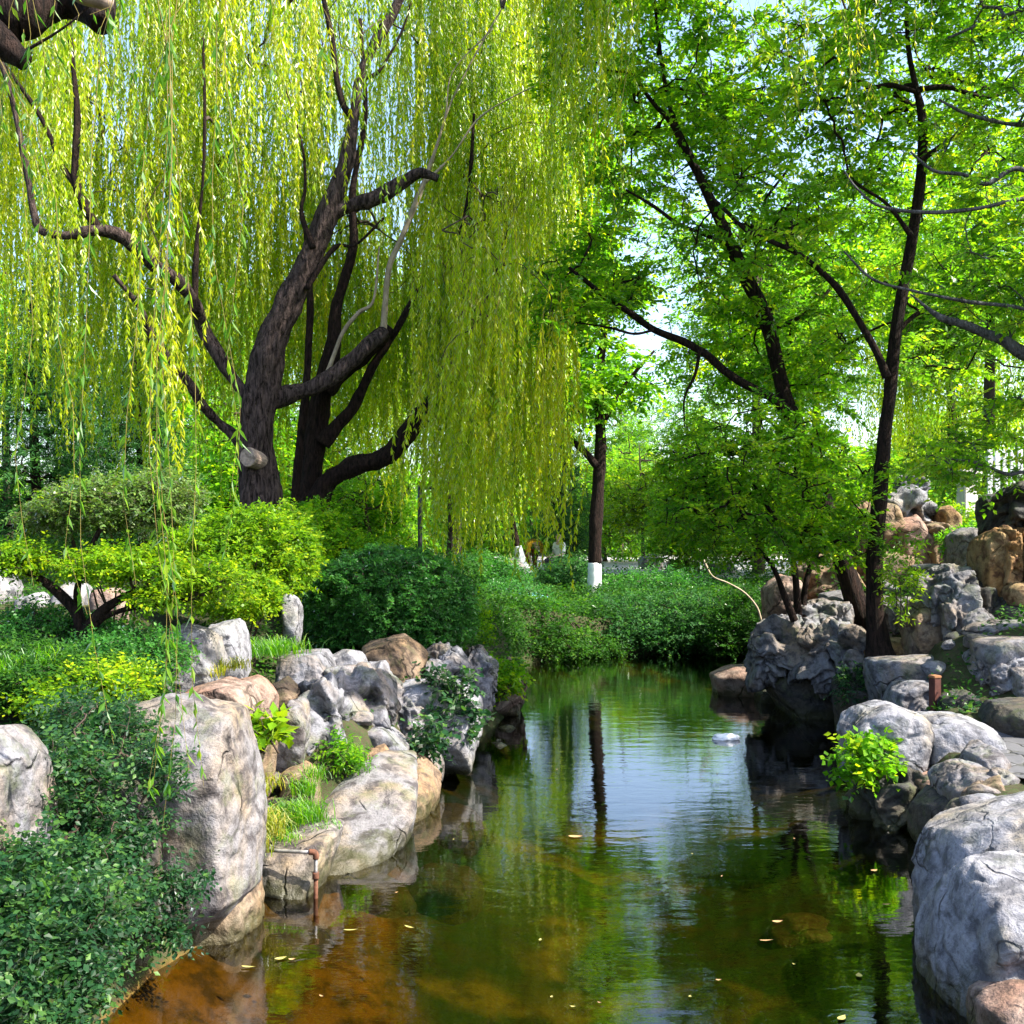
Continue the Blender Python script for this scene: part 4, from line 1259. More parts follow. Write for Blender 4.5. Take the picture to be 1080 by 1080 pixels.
t4 = empty("broadleaf_tree", P(838, 640, 12.3), "low multi-stemmed leafy tree growing among the rocks in front of the leaning tree", "tree", "trees on the right bank")
leafy_tree(t4,
    [L4([(842, 655, 5), (840, 620, 3.6), (836, 590, 3), (826, 560, 2.5), (800, 520, 2), (780, 480, 1.5)], 12.1),
     L4([(846, 655, 5), (850, 615, 3.4), (860, 580, 3), (868, 540, 2.4), (880, 490, 1.8)], 12.2),
     L4([(838, 655, 4), (826, 625, 3), (816, 600, 2.6), (800, 580, 2), (760, 550, 1.5)], 11.9)],
    [L4([(838, 590, 2), (845, 560, 1.6), (840, 520, 1.4), (845, 470, 1)], 12.2)],
    [(790, 480, 11.9, 95, 60, 1.3), (850, 520, 11.7, 75, 60, 1.2), (750, 545, 11.9, 65, 40, 1.0), (800, 570, 11.6, 80, 28, .9), (845, 470, 12.1, 60, 30, 1.0), (880, 560, 11.5, 40, 40, .8), (740, 500, 12.1, 50, 40, .9)],
    300, 'maple', 'bark_dark', 34, per=7, leaflets=12, tw=(0.16, 0.34), L=0.062, W=0.036, flat=0.6, layers=0.16)

t5 = empty("broadleaf_tree", P(628, 640, 23), "straight dark tree with a white lime-washed foot on the far shore", "tree")
leafy_tree(t5,
    [L4([(627, 594, 7), (628, 560, 6.8), (630, 520, 6.6), (633, 480, 6.4), (633, 455, 5.5), (632, 420, 5), (634, 380, 4.2), (638, 340, 3.6), (640, 300, 2.6), (645, 230, 1.6)], 23)],
    [L4([(630, 492, 4.4), (618, 478, 3.8), (606, 466, 3.4), (598, 452, 3.2), (588, 425, 2.6), (570, 400, 1.8)], 22.9),
     L4([(634, 450, 3.4), (650, 420, 2.6), (668, 395, 2), (690, 370, 1.4)], 23)],
    [(612, 375, 23, 52, 50, 2.2), (595, 430, 22.6, 50, 30, 1.8), (600, 290, 23, 52, 60, 2.2), (570, 350, 23, 50, 60, 2.2), (655, 400, 23.4, 40, 28, 1.4), (665, 310, 23.4, 34, 30, 1.2), (600, 200, 23.2, 60, 70, 2.2)],
    360, 'maple', 'bark_dark', 35, per=6, leaflets=10, tw=(0.3, 0.7), L=0.15, W=0.085, r0=0.008)
wood([L4([(626, 645, 9.6), (626.5, 625, 8.2), (627, 608, 7.4), (627, 593.5, 7.25)], 23)], 'whitewash', "painted_foot", t5, 14, 0.04)

# ------------------------------------------------------------------ bushes and hedges
def bush(name, label, cat, base, blobs, nt, mat, seed, per=4, leaflets=8, L=0.03, W=0.018, tw=(0.06, 0.16), shell=0.72, flat=0.2, stem='twig', group=None, stems=7, r0=0.003, layers=0.0, droop=0.1, trunks=None, part="foliage", step_up=0.35, rough=0.22):
    """base: world point on the ground; blobs as in PB; leaves sit in a thick outer shell with a thinner filling"""
    rg = np.random.default_rng(seed)
    b = empty(name, base, label, cat, group)
    tot = sum(x[3] * x[4] for x in blobs)
    tg = []
    for x in blobs:
        c, r = PB(*x[:6])
        k = max(6, int(nt * x[3] * x[4] / tot))
        p = blob_pts(k, c, r, rg, shell, layers, rough)
        tg.append(p)
        tg.append(blob_pts(k // 4, c, r * 0.7, rg, 0.2))
    tg = np.vstack(tg)
    gh = ground_z(tg[:, 0], tg[:, 1])
    ok = tg[:, 2] > gh - 0.02
    tg = tg[ok | (gh < 0)]
    tg[:, 2] = np.maximum(tg[:, 2], 0.03)
    cen = tg.mean(0)
    base = np.asarray(base, float)
    if trunks:
        for l in trunks: wood([l], 'bark_dark', "stem", b, 8, 0.15)
        nd = limb_nodes(trunks)
    else:
        ls = []
        for i in range(stems):
            e = base + (tg[rg.integers(len(tg))] - base) * rg.uniform(0.35, 0.6)
            a = base + np.array([rg.normal(0, .05), rg.normal(0, .05), -.06])
            mid = (a + e) / 2 + np.array([0, 0, .06])
            ls.append(smooth_line([[*a, r0 * 4], [*mid, r0 * 3], [*e, r0 * 2]], 4))
        g = Geo()
        for l in ls:
            v, q, t = tubes(l[None, :, :3], l[None, :, 3], 5, caps=True); g.add(v, q, t)
        for i, l in enumerate(ls[:3]):
            pass
        g.build("stems", M[stem], b)
        nd = limb_nodes(ls)
    pts, rad, d = network(nd, tg, r0 * 0.7, 0.05, r0 * 5, rg)
    v, q = tubes(pts, rad, 3)
    mesh_np("branch", v, q, None, M[stem], b)
    out = unit(tg - cen + np.array([0, 0, step_up]) * np.linalg.norm(tg - cen, axis=1, keepdims=True))
    sprays(tg, unit(d * 0.3 + out), M[mat], part, b, per, leaflets, tw, L, W, flat, rg=rg, droop=droop)
    merge_parts(b, ('stems', 'branch', 'foliage'), 'foliage')
    return b


def gp(px, py, D):
    p = P(px, py, D)
    p[2] = gz(p[0], p[1])
    return p


bush("round_shrub", "large round clipped dark green shrub above the grey rocks on the left bank", "shrub", gp(410, 690, 11),
     [(412, 640, 11.1, 90, 62, .85), (412, 662, 11.0, 88, 34, .75)], 2700, 'shrub', 41, per=5, leaflets=8, L=0.036, W=0.023, tw=(.04, .10), shell=.88, rough=.05)
bush("hedge", "yellow-green clipped hedge in front of the willow trunks", "hedge", gp(255, 640, 9.6),
     [(262, 578, 9.8, 56, 42, .6), (215, 590, 9.9, 44, 34, .5), (302, 580, 10.2, 30, 44, .5), (250, 625, 9.3, 46, 24, .4)], 1150, 'hedge', 42, per=5, leaflets=8, L=0.04, W=0.024, shell=.8)
bush("hedge", "deeper green hedge between the willow's foot and the round shrub", "hedge", gp(345, 620, 12),
     [(335, 575, 12.2, 42, 42, .6), (375, 600, 12.4, 50, 40, .6), (330, 615, 11.6, 22, 40, .4)], 800, 'maple', 43, per=5, leaflets=7, L=0.05, W=0.03, shell=.7)
bush("cloud_pruned_bush", "layered bush with bronze upper pad and golden lower pads on bare crooked stems", "bush", gp(85, 680, 7),
     [(120, 530, 7.6, 66, 20, .4), (25, 588, 7.1, 44, 15, .3), (130, 594, 7.0, 62, 14, .35), (212, 610, 7.2, 50, 18, .35), (165, 628, 7.0, 34, 8, .25)], 820, 'hedge', 44, per=4, leaflets=7, L=0.032, W=0.020, shell=.35, layers=.1,
     trunks=[L4([(88, 700, 10), (86, 668, 8), (80, 645, 6), (58, 622, 5), (38, 608, 4), (20, 600, 2.5)], 7.05), L4([(90, 700, 10), (92, 668, 8), (108, 645, 6), (130, 630, 4.5), (155, 620, 3)], 7.0),
             L4([(88, 690, 8), (84, 650, 5), (82, 620, 4), (95, 580, 3.4), (110, 550, 3)], 7.15), L4([(90, 680, 7), (104, 655, 4), (135, 642, 3), (180, 636, 2.4), (215, 628, 2)], 7.0)])
bush("bush", "bronze-green small-leaved bush over the golden pads of the layered bush", "bush", gp(125, 640, 8.2),
     [(122, 532, 7.35, 76, 26, .35), (165, 522, 7.5, 46, 22, .3), (55, 545, 7.4, 30, 14, .25)], 560, 'bronze', 45, per=5, leaflets=8, L=0.028, W=0.018, shell=.6)
bush("creeping_shrub", "dark creeping shrub spilling down over the boulders into the water at the lower left", "shrub", gp(40, 820, 4.3),
     [(48, 985, 4.0, 74, 62, .4), (20, 1055, 3.9, 78, 56, .35), (92, 900, 4.6, 38, 48, .3), (75, 822, 4.7, 36, 44, .3), (128, 950, 4.5, 26, 26, .2), (95, 765, 5.3, 48, 30, .4), (10, 935, 4.0, 40, 44, .35), (140, 775, 5.2, 10, 36, .2), (60, 1010, 3.9, 40, 60, .4)], 900, 'creeper', 46, per=5, leaflets=7, L=0.031, W=0.020, tw=(.06, .17), shell=.4, r0=.002)
bush("bush", "sunlit yellow-green bush just left of the tall boulder's top", "bush", gp(80, 760, 5.9),
     [(60, 718, 6.0, 74, 24, .4), (125, 722, 6.1, 40, 16, .3), (20, 695, 6.3, 44, 16, .3)], 620, 'groundc', 47, per=5, leaflets=8, L=0.03, W=0.017, shell=.55)
bush("bush", "golden-green sprigs added for the sunlit patch above the left shoulder of the tall boulder", "bush", gp(115, 735, 6.0), [(112, 718, 5.9, 44, 16, .3), (60, 735, 5.7, 30, 12, .3)], 200, 'hedge', 50, per=4, leaflets=7, L=0.03, W=0.018, shell=.3)  # golden leaf colour stands in for sun on the darker bush
bush("bush", "low shaded bush beneath the layered bush", "bush", gp(120, 710, 6.8),
     [(130, 690, 6.8, 60, 26, .4), (40, 665, 7.2, 50, 24, .4), (90, 672, 7.3, 50, 20, .35)], 560, 'shrub', 48, per=5, leaflets=7, L=0.03, W=0.018, shell=.5)
bush("leafy_branch", "sprig with elm leaves arching before the tall boulder at the left", "plant", gp(150, 850, 5.1),
     [(165, 815, 4.95, 34, 34, .12), (150, 880, 4.9, 28, 26, .12), (175, 930, 4.85, 34, 22, .12), (170, 980, 4.8, 26, 22, .1)], 130, 'creeper', 49, per=4, leaflets=7, L=0.03, W=0.017, shell=.2, r0=.0016)
# far shore shrubs
FS = [("light green bush on the far shore nearest the leftmost bend of the pond", (480, 655, 13.5, 34, 30, .5), 'maple', 300),
      ("loose bush with long arching sprays leaning over the water left of the lime-washed tree", (562, 672, 17.9, 60, 24, .7), 'groundc', 460),
      ("green bush on the slope where the left bank meets the far shore", (512, 660, 16.6, 36, 30, .7), 'groundc', 420),
      ("low trailing bush between the lime-washed trunk and the water", (662, 662, 18.9, 40, 13, .6), 'bgdark', 260),
      ("dark low bush by the blue-grey litter beneath the willow curtain", (530, 642, 18.8, 60, 30, .9), 'shrub', 520),
      ("rounded dark bush right at the foot of the lime-washed tree", (668, 656, 19.4, 60, 30, .9), 'bgdark', 520),
      ("bright-topped bush sweeping down to the water before the lime-washed tree", (590, 678, 18.4, 62, 17, .7), 'groundc', 420),
      ("wide dark bush overhanging the water in the middle of the far shore", (735, 658, 19.0, 62, 34, .9), 'bgdark', 520),
      ("dark bush at the right end of the far shore beside the rocks", (792, 655, 18.3, 44, 38, .8), 'groundc', 480),
      ("bushy green mound behind the far shore, right of the lime-washed tree", (700, 622, 23, 66, 20, 1.2), 'shrub', 420),
      ("low green thicket behind the round shrub", (455, 615, 15.5, 50, 36, .8), 'groundc', 480),
      ("shaded bushy clump left of the person in yellow", (505, 605, 22, 46, 20, .9), 'shrub', 320),
      ("dark clump of bushes between the seated person and the lime-washed tree", (600, 612, 24, 34, 24, .9), 'bgdark', 320)]
for i, (lb, bl, mt, nt) in enumerate(FS):
    k = bl[2] / 18
    bush("bush", lb, "bush", gp(bl[0], bl[1], bl[2]), [bl, (bl[0] - bl[3] * .5, bl[1] + bl[4] * .45, bl[2] - .3, bl[3] * .6, bl[4] * .5, bl[5] * .7), (bl[0] + bl[3] * .5, bl[1] + bl[4] * .45, bl[2] - .3, bl[3] * .6, bl[4] * .5, bl[5] * .7)],
         nt, mt, 60 + i, per=5, leaflets=7, L=0.055 * k, W=0.032 * k, tw=(.12 * k, .3 * k), shell=.55, r0=.004, group="bushes along the far shore")
# small plants on the rocks
SP = [("pale leafy climber spilling over the front of the pale grey rock", (475, 745, 8.9, 30, 40, .15), 'creeper', 60, .06, .045, "plant"),
      ("bush with pale green leaves at the far end of the left shore", (530, 715, 11.8, 22, 18, .3), 'maple', 70, .06, .04, "plant"),
      ("yellow-green seedling with big leaves beside the leaning rock", (278, 770, 6.7, 20, 14, .12), 'hedge', 12, .09, .06, "plant"),
      ("small weed on the soil in front of the cracked rock", (362, 795, 7.5, 15, 20, .12), 'grass', 30, .05, .02, "plant"),
      ("fern drooping over the water right of the dark overhang", (905, 722, 10.9, 22, 20, .2), 'creeper', 60, .06, .03, "fern"),
      ("weed with lobed leaves on the nose of the animal-shaped rock", (915, 800, 7.55, 26, 28, .15), 'maple', 45, .055, .04, "plant"),
      ("yellow-green sapling with drooping leaflets right of the upright tree", (950, 605, 10.6, 22, 50, .2), 'hedge', 44, .06, .022, "sapling"),
      ("low weeds between the wooden post and the dark kerb stone", (1022, 752, 9.0, 16, 9, .25), 'creeper', 36, .05, .035, "plant"),
      ("grassy bush on the slope left of the ochre wall stones", (1025, 575, 13.5, 28, 22, .5), 'grass', 160, .07, .03, "bush"),
      ("bush covering the bank under the pale column", (1012, 560, 16, 30, 26, .6), 'hedge', 200, .07, .035, "bush"),
      ("small creeper on the side of the big sloping slab's neighbour by the water", (452, 778, 8.3, 14, 20, .1), 'creeper', 26, .05, .04, "plant")]
for i, (lb, bl, mt, nt, L, W, cat) in enumerate(SP):
    b0 = P(bl[0], bl[1] + bl[4], bl[2])
    bush("plant" if cat != "sapling" else "sapling", lb, cat, b0, [bl], nt, mt, 80 + i, per=3, leaflets=6, L=L, W=W, tw=(.08, .2), shell=.1, r0=.002, stems=4)

# ------------------------------------------------------------------ grass
def tuft(label, pts, n, h, mat, seed, cat="grass tuft", w=0.006, spread=0.06, lean=0.5, fall=0.8):
    """pts: (px, py, D) root spots"""
    rg = np.random.default_rng(seed)
    c = np.array([P(*p) for p in pts])
    k = rg.integers(0, len(c), n)
    b = c[k] + rg.normal(size=(n, 3)) * np.array([spread, spread, 0.01])
    az = rg.uniform(0, 6.28, n); hh = h * rg.uniform(.5, 1.15, n)
    o = np.stack([np.cos(az), np.sin(az), 0 * az], 1) * (hh * rg.uniform(.2, 1.0, n) * lean)[:, None]
    s = unit(np.stack([-np.sin(az), np.cos(az), 0 * az], 1)) * w * .5
    V = []
    for t, ww in ((0, 1), (.4, .9), (.75, .6), (1, .08)):
        p = b + o * t ** 1.6 * 1.6 + np.array([0, 0, 1]) * (hh * (t - fall * .55 * t ** 2.5))[:, None]
        V += [p - s * ww, p + s * ww]
    v = np.stack(V, 1).reshape(-1, 3)
    i = np.arange(n)[:, None] * 8
    q = np.concatenate([i + np.array([0, 1, 3, 2]), i + np.array([2, 3, 5, 4]), i + np.array([4, 5, 7, 6])])
    var = np.tile(np.clip(rg.normal(.5, .25, n), 0, 1), 3)
    ob = mesh_np("grass_tuft", v, q, None, M[mat], None, False, var)
    return tag(ob, label, cat, "grass tufts among the rocks")


tuft("long straw-coloured grass drooping beside the tall boulder", [(262, 880, 5.95), (275, 870, 6.1), (268, 900, 5.9), (285, 880, 6.2)], 420, .26, 'straw', 1, lean=.5, fall=1.4, spread=.045)
tuft("thick dark green grass tuft left of the big sloping slab", [(310, 868, 6.7), (322, 858, 6.75), (300, 862, 6.8), (328, 866, 6.6)], 520, .17, 'grass', 2, spread=.05)
tuft("green grass clump above the thick tuft", [(318, 830, 7.1), (328, 822, 7.2), (322, 838, 7.0)], 330, .16, 'grass', 3, spread=.045)
tuft("yellow-green plantain-like tuft right of the tall boulder's middle", [(282, 828, 7.0), (275, 835, 6.9)], 160, .13, 'straw', 4)
tuft("short grass at the foot of the cracked rock", [(372, 802, 7.6), (368, 795, 7.7), (378, 806, 7.5)], 230, .13, 'grass', 5, spread=.04)
tuft("low weeds growing down between the straw grass and the flat slab", [(292, 880, 6.4), (305, 886, 6.35), (345, 876, 6.5)], 200, .09, 'grass', 6, spread=.05)
tuft("tiny grass growing in the seam of the big sloping slab", [(378, 815, 7.4), (392, 812, 7.5)], 80, .06, 'grass', 7, spread=.04)
tuft("grass with dry stalks behind the sunlit white rocks", [(285, 690, 8.6), (290, 687, 8.68)], 500, .2, 'grass', 8, spread=.12)
tuft("dry reddish grass in front of the sunlit white rocks", [(225, 712, 7.2), (232, 706, 7.3), (250, 705, 7.4)], 220, .12, 'straw', 9, spread=.05)
tuft("grass growing over the ledge behind the round shrub", [(486, 647, 14.1)], 300, .3, 'grass', 10, spread=.25, w=.012)
tuft("yellow-green weeds at the left edge below the golden pad", [(20, 705, 5.9), (45, 700, 5.9), (5, 715, 5.8)], 240, .16, 'grass', 12, spread=.07)

# ground cover: low leaves over all the soil
rg = np.random.default_rng(99)
n = 190000
D = rg.uniform(0, 1, n) ** 1.3 * 27 + 3.2
X = (rg.uniform(-120, 1200, n) - 540) / F * D
X[:30000] = rg.uniform(-1.2, 4.5, 30000); D[:30000] = rg.uniform(16.5, 23, 30000)
X[30000:42000] = rg.uniform(-1.6, .6, 12000); D[30000:42000] = rg.uniform(10, 18, 12000)
sd = pond_sd(X, D)
cl = fbm(np.stack([X, D, 0 * X], 1) * .8, 3)
keep = (sd > 0.03) & ((cl > -0.35) | (np.arange(n) < 42000)) & ~((X > 2.5) & (X < 5.2) & (D < 9)) & ~((X > -2.2) & (X < -1.0) & (D < 8.3) & (D > 5.6) & (rg.uniform(0, 1, n) > .12))
X, D, cl = X[keep], D[keep], cl[keep]
Z = ground_z(X, D)
k = len(X)
sz = 0.026 + 0.0022 * D
hgt = rg.uniform(0, 1, k) ** 1.5 * (0.06 + .010 * D)
base = np.stack([X, D, Z + hgt], 1)
dd = unit(rg.normal(size=(k, 3)) * np.array([1, 1, .4]) + np.array([0, 0, .25]))
v, q = leaf_quads(base, dd, unit(rg.normal(size=(k, 3)) * .5 + np.array([0, 0, 1])), sz * rg.uniform(.7, 1.3, k), sz * .6)
o = mesh_np("ground_cover", v, q, None, M['groundc'], None, False, np.clip(.45 + cl * .3 + rg.normal(0, .2, k), 0, 1))
tag(o, "low dark green ground cover over the soil of the banks", "ground cover", kind="stuff")

# ------------------------------------------------------------------ background trees, built once per kind and copied
def proto_tree(name, label, H, R, zc, nt, mat, bark, seed, trunk_r=.14, leaflets=9, per=5, L=.13, W=.075, tw=(.35, .8), rz=None, conifer=False, sub=5):
    rg = np.random.default_rng(seed)
    t = empty(name, (0, 0, 0), label, "tree", "trees beyond the pond")
    rz = rz or H - zc
    bend = rg.normal(0, .25, 4)
    tr = smooth_line([[0, 0, -.3, trunk_r * 1.5], [bend[0] * .3, 0, H * .15, trunk_r], [bend[1] * .8, bend[2] * .5, H * .45, trunk_r * .8], [bend[1], bend[2], H * .75, trunk_r * .5], [bend[1], bend[3], H * .96, trunk_r * .15]], 6)
    wood([tr], bark, "trunk", t, 9, .12)
    if conifer:
        tg = []
        for zz in np.linspace(H * .12, H * .97, 34):
            rr = R * (1 - (zz / H) ** 1.3) + .15
            m_ = int(5 + rr * 9)
            a = rg.uniform(0, 6.28, m_); q_ = rr * rg.uniform(.3, 1, m_)
            tg.append(np.stack([np.cos(a) * q_, np.sin(a) * q_, zz - q_ * .15 + rg.normal(0, .1, m_)], 1))
        tg = np.vstack(tg)
    else:
        subs = unit(rg.normal(size=(sub + 4, 3))) * rg.uniform(.3, .72, (sub + 4, 1)) * np.array([R, R, rz]) + np.array([0, 0, zc])
        tg = np.vstack([blob_pts(nt // (sub + 4), s, np.array([R, R, rz]) * rg.uniform(.32, .52), rg, .3) for s in subs])
    nd = tr[tr[:, 2] > H * .18][:, :3]
    pts, rad, d = network(nd, tg, .010, .1, trunk_r * .5, rg)
    v, q = tubes(pts, rad, 4)
    mesh_np("bough", v, q, None, M[bark], t)
    sprays(tg, d, M[mat], "crown", t, per, leaflets, tw, L, W, .5, rg=rg, droop=.3)
    merge_parts(t, ('bough', 'crown'), 'crown')
    return t


pa = proto_tree("broadleaf_tree", "", 11, 3.6, 7.2, 560, 'bg', 'twig', 51)
pb = proto_tree("broadleaf_tree", "", 14, 4.4, 8.6, 640, 'maple', 'bark_dark', 52, L=.15, W=.09)
pc = proto_tree("conifer_tree", "", 8.5, 2.0, 4, 0, 'bgdark', 'bark_dark', 53, L=.14, W=.035, leaflets=14, conifer=True, tw=(.3, .7))
pd_ = proto_tree("small_tree", "", 5, 2.4, 2.7, 420, 'hedge', 'twig', 54, trunk_r=.07, L=.12, W=.07)
pe = proto_tree("small_tree", "", 4.2, 2.6, 2.0, 460, 'bg', 'twig', 55, trunk_r=.07, L=.12, W=.07)
# background willow
pw = empty("willow_tree", (0, 0, 0), "", "tree", "trees beyond the pond")
rg = np.random.default_rng(56)
trl = smooth_line([[0, 0, -.3, .26], [.1, 0, 2, .2], [-.1, .1, 5, .17], [.3, 0, 8, .1], [.2, 0, 10, .04]], 5)
wood([trl], 'bark_willow', "trunk", pw, 9, .15)
k_ = 90
an = blob_pts(k_, (0, 0, 8.0), (3.8, 3.8, 2.6), rg, .4)
pts, rad, _ = network(trl[trl[:, 2] > 3][:, :3], an, .010, .16, .1, rg)
v, q = tubes(pts, rad, 4)
mesh_np("bough", v, q, None, M['bark_dark'], pw)
kk = rg.integers(0, k_, 620)
A = an[kk] + rg.normal(0, .25, (620, 3))
strands(A, rg.uniform(2.0, 6.2, 620) * np.clip(A[:, 2] / 8, .5, 1), M['willow'], "crown", pw, None, leafL=.16, leafW=.034, step=.075, amp=.2, rg=rg, yellow=rg.uniform(.1, .6, k_)[kk])
merge_parts(pw, ('bough', 'crown'), 'crown')

used = set()


def place(proto, px, D, sc, rz, label, group=None, szz=None):
    x = (px - 540) / F * D
    loc = (x, D, gz(x, D))
    if proto.name not in used:
        used.add(proto.name)
        proto.location = loc; proto.rotation_euler = (0, 0, rz); proto.scale = (sc, sc, szz or sc)
        proto["label"] = label
        return proto
    return copy_tree(proto, loc, rz, sc, label, szz)


BG = [(pc, 40, 24, .85, 0, "dark conifer behind the left edge of the layered bush"),
      (pc, 95, 27, .8, 1.1, "dark conifer behind the bronze pad of the layered bush"),
      (pc, 150, 23, .72, 2.2, "dark conifer seen between the bronze pad and the thick willow trunk"),
      (pa, 10, 33, .95, .4, "green tree far off at the left edge, rising over the dark conifers"),
      (pa, 190, 36, .9, 2.6, "green tree far off just left of the thick willow trunk"),
      (pb, 290, 40, .85, 1.3, "tall tree far behind the two big willows"),
      (pw, 350, 31, .95, 1.0, "willow standing far behind the fork of the many-stemmed willow"),
      (pa, 420, 34, .9, 3.6, "green tree far off to the right of the many-stemmed willow's low limb"),
      (pw, 480, 29, .9, 2.0, "willow far behind the long hanging curtain"),
      (pe, 400, 26, .8, 1.0, "spreading low tree behind the round shrub"),
      (pe, 215, 27, 1.25, 4.2, "wide bushy tree behind the left side of the thick willow trunk"),
      (pe, 330, 30, 1.3, 0.6, "wide bushy tree behind the fork between the two big willows"),
      (pe, 1010, 40, 1.7, 1.6, "far bushy tree behind the pale column"),
      (pc, 590, 31, .62, 0.5, "dark conifer behind the seated person"),
      (pe, 520, 36, .9, 2.0, "low round tree beyond the person in yellow"),
      (pd_, 680, 38, .9, .3, "golden-green low tree right of the lime-washed trunk, by the distant rock"),
      (pe, 640, 42, 1.2, 2.9, "bushy low tree straight behind the lime-washed trunk"),
      (pe, 725, 31, .8, 3.7, "low green tree left of the small multi-stemmed tree"),
      (pa, 655, 54, .82, 4.9, "distant tree in the gap straight over the lime-washed tree"),
      (pb, 725, 50, .62, 4.4, "distant tree in the gap right of the lime-washed tree"),
      (pa, 800, 30, 1.0, 5.1, "tall tree behind the leaning tree on the right bank"),
      (pb, 860, 33, .95, .2, "tall tree seen between the leaning tree and the upright tree"),
      (pb, 960, 36, 1.02, 2.4, "tall tree straight behind the upright tree"),
      (pa, 1040, 27, 1.1, 1.9, "tall tree at the right edge behind the upper rock pile"),
      (pw, 1000, 30, .85, 4.0, "pale willow hanging behind the pale column"),
      (pe, 900, 22, .8, 5.0, "low tree directly behind the upper rock pile"),
      (pd_, 860, 27, .8, 1.8, "golden-green tree behind the multi-stemmed tree"),
      (pd_, 980, 25, .7, 3.8, "golden-green tree left of the pale column"),
      (pe, 1120, 20, .8, 3.1, "low tree by the white slatted fence"),
      (pb, 1180, 24, .9, 3.3, "tall tree beyond the right edge behind the slatted fence"),
      (pa, -80, 26, .9, 5.7, "tree beyond the left edge behind the conifers"),
      (pa, 560, 62, .8, 1.7, "distant tree behind the hanging curtain's right end")]
for pr, px, D, sc, rz, lb in BG:
    place(pr, px, D, sc, rz, lb)

# far thicket that closes the view at ground level
rg = np.random.default_rng(77)
parts = []
n = 60000
X = rg.uniform(-60, 60, n); D = rg.uniform(58, 80, n)
top = 2.6 + 1.8 * fbm(np.stack([X * .25, D * .1, 0 * X], 1), 3)
Z = 1 + rg.uniform(0, 1, n) * np.maximum(top, .5) * 1.6
b_ = np.stack([X, D, Z], 1)
v, q = leaf_quads(b_, rg.normal(size=(n, 3)), rg.normal(size=(n, 3)), .5, .3)
tag(mesh_np("distant_woods", v, q, None, M['bg'], None, False, np.clip(.45 + .5 * fbm(b_ * .35, 2) + rg.normal(0, .12, n), 0, 1)), "low far woods closing the view", "woods", kind="stuff")

# ------------------------------------------------------------------ further trees with painted or grey trunks
tg_ = empty("grey_trunk_tree", gp(597, 600, 33), "tall tree with a thick pale grey trunk left of the lime-washed tree", "tree")
leafy_tree(tg_, [L4([(598, 612, 9), (597, 560, 7.5), (597, 500, 7), (597, 440, 6.6), (598, 380, 6), (600, 300, 5), (598, 200, 3)], 33)],
           [L4([(598, 380, 4), (620, 330, 3), (650, 290, 2)], 33), L4([(599, 340, 4), (570, 290, 3), (540, 250, 2)], 33)],
           [(600, 240, 33, 110, 70, 3), (560, 320, 33, 70, 40, 2.2), (600, 120, 33, 120, 70, 3)], 330, 'bg', 'bark_grey', 36, per=5, leaflets=9, tw=(.4, .9), L=.15, W=.08, r0=.012)
tl = empty("leaning_tree", gp(550, 602, 30), "small tree with a leaning white-painted foot beside the person in yellow", "tree")
leafy_tree(tl, [L4([(546, 577, 3.8), (541, 555, 3.4), (536, 520, 3), (530, 470, 2.4), (526, 420, 1.6)], 30)], [],
           [(530, 440, 30, 60, 50, 1.8), (505, 500, 30, 40, 30, 1.4)], 200, 'bg', 'bark_dark', 37, per=5, leaflets=9, tw=(.3, .7), L=.13, W=.07, r0=.01)
wood([L4([(555, 606, 7.5), (551, 596, 6), (548.5, 586, 5), (546, 576, 4.2)], 30)], 'whitewash', "painted_foot", tl, 12, .04)

# ------------------------------------------------------------------ people across the pond
def skin(name, mat, verts, edges, radii, parent, root=0, sub=2):
    me = bpy.data.meshes.new(name + "_cage")
    me.from_pydata([tuple(v) for v in verts], edges, [])
    ob = bpy.data.objects.new(name + "_cage", me)
    COL.objects.link(ob)
    ob.modifiers.new("s", 'SKIN')
    ly = me.skin_vertices[0].data
    for i, r in enumerate(radii):
        ly[i].radius = (r, r) if not isinstance(r, tuple) else r
    ly[root].use_root = True
    ss = ob.modifiers.new("u", 'SUBSURF'); ss.levels = sub; ss.render_levels = sub
    dg = bpy.context.evaluated_depsgraph_get()
    ev = ob.evaluated_get(dg)
    m2 = bpy.data.meshes.new_from_object(ev)
    bpy.data.objects.remove(ob)
    m2.materials.clear(); m2.materials.append(mat)
    for p in m2.polygons: p.use_smooth = True
    m2.name = name
    o = bpy.data.objects.new(name, m2)
    COL.objects.link(o); o.parent = parent
    return o


skinm = mat_plain("skin", (0.50, 0.32, 0.24), .6, .05)
hair = mat_plain("black_hair", (0.02, 0.017, 0.015), .5, .1)


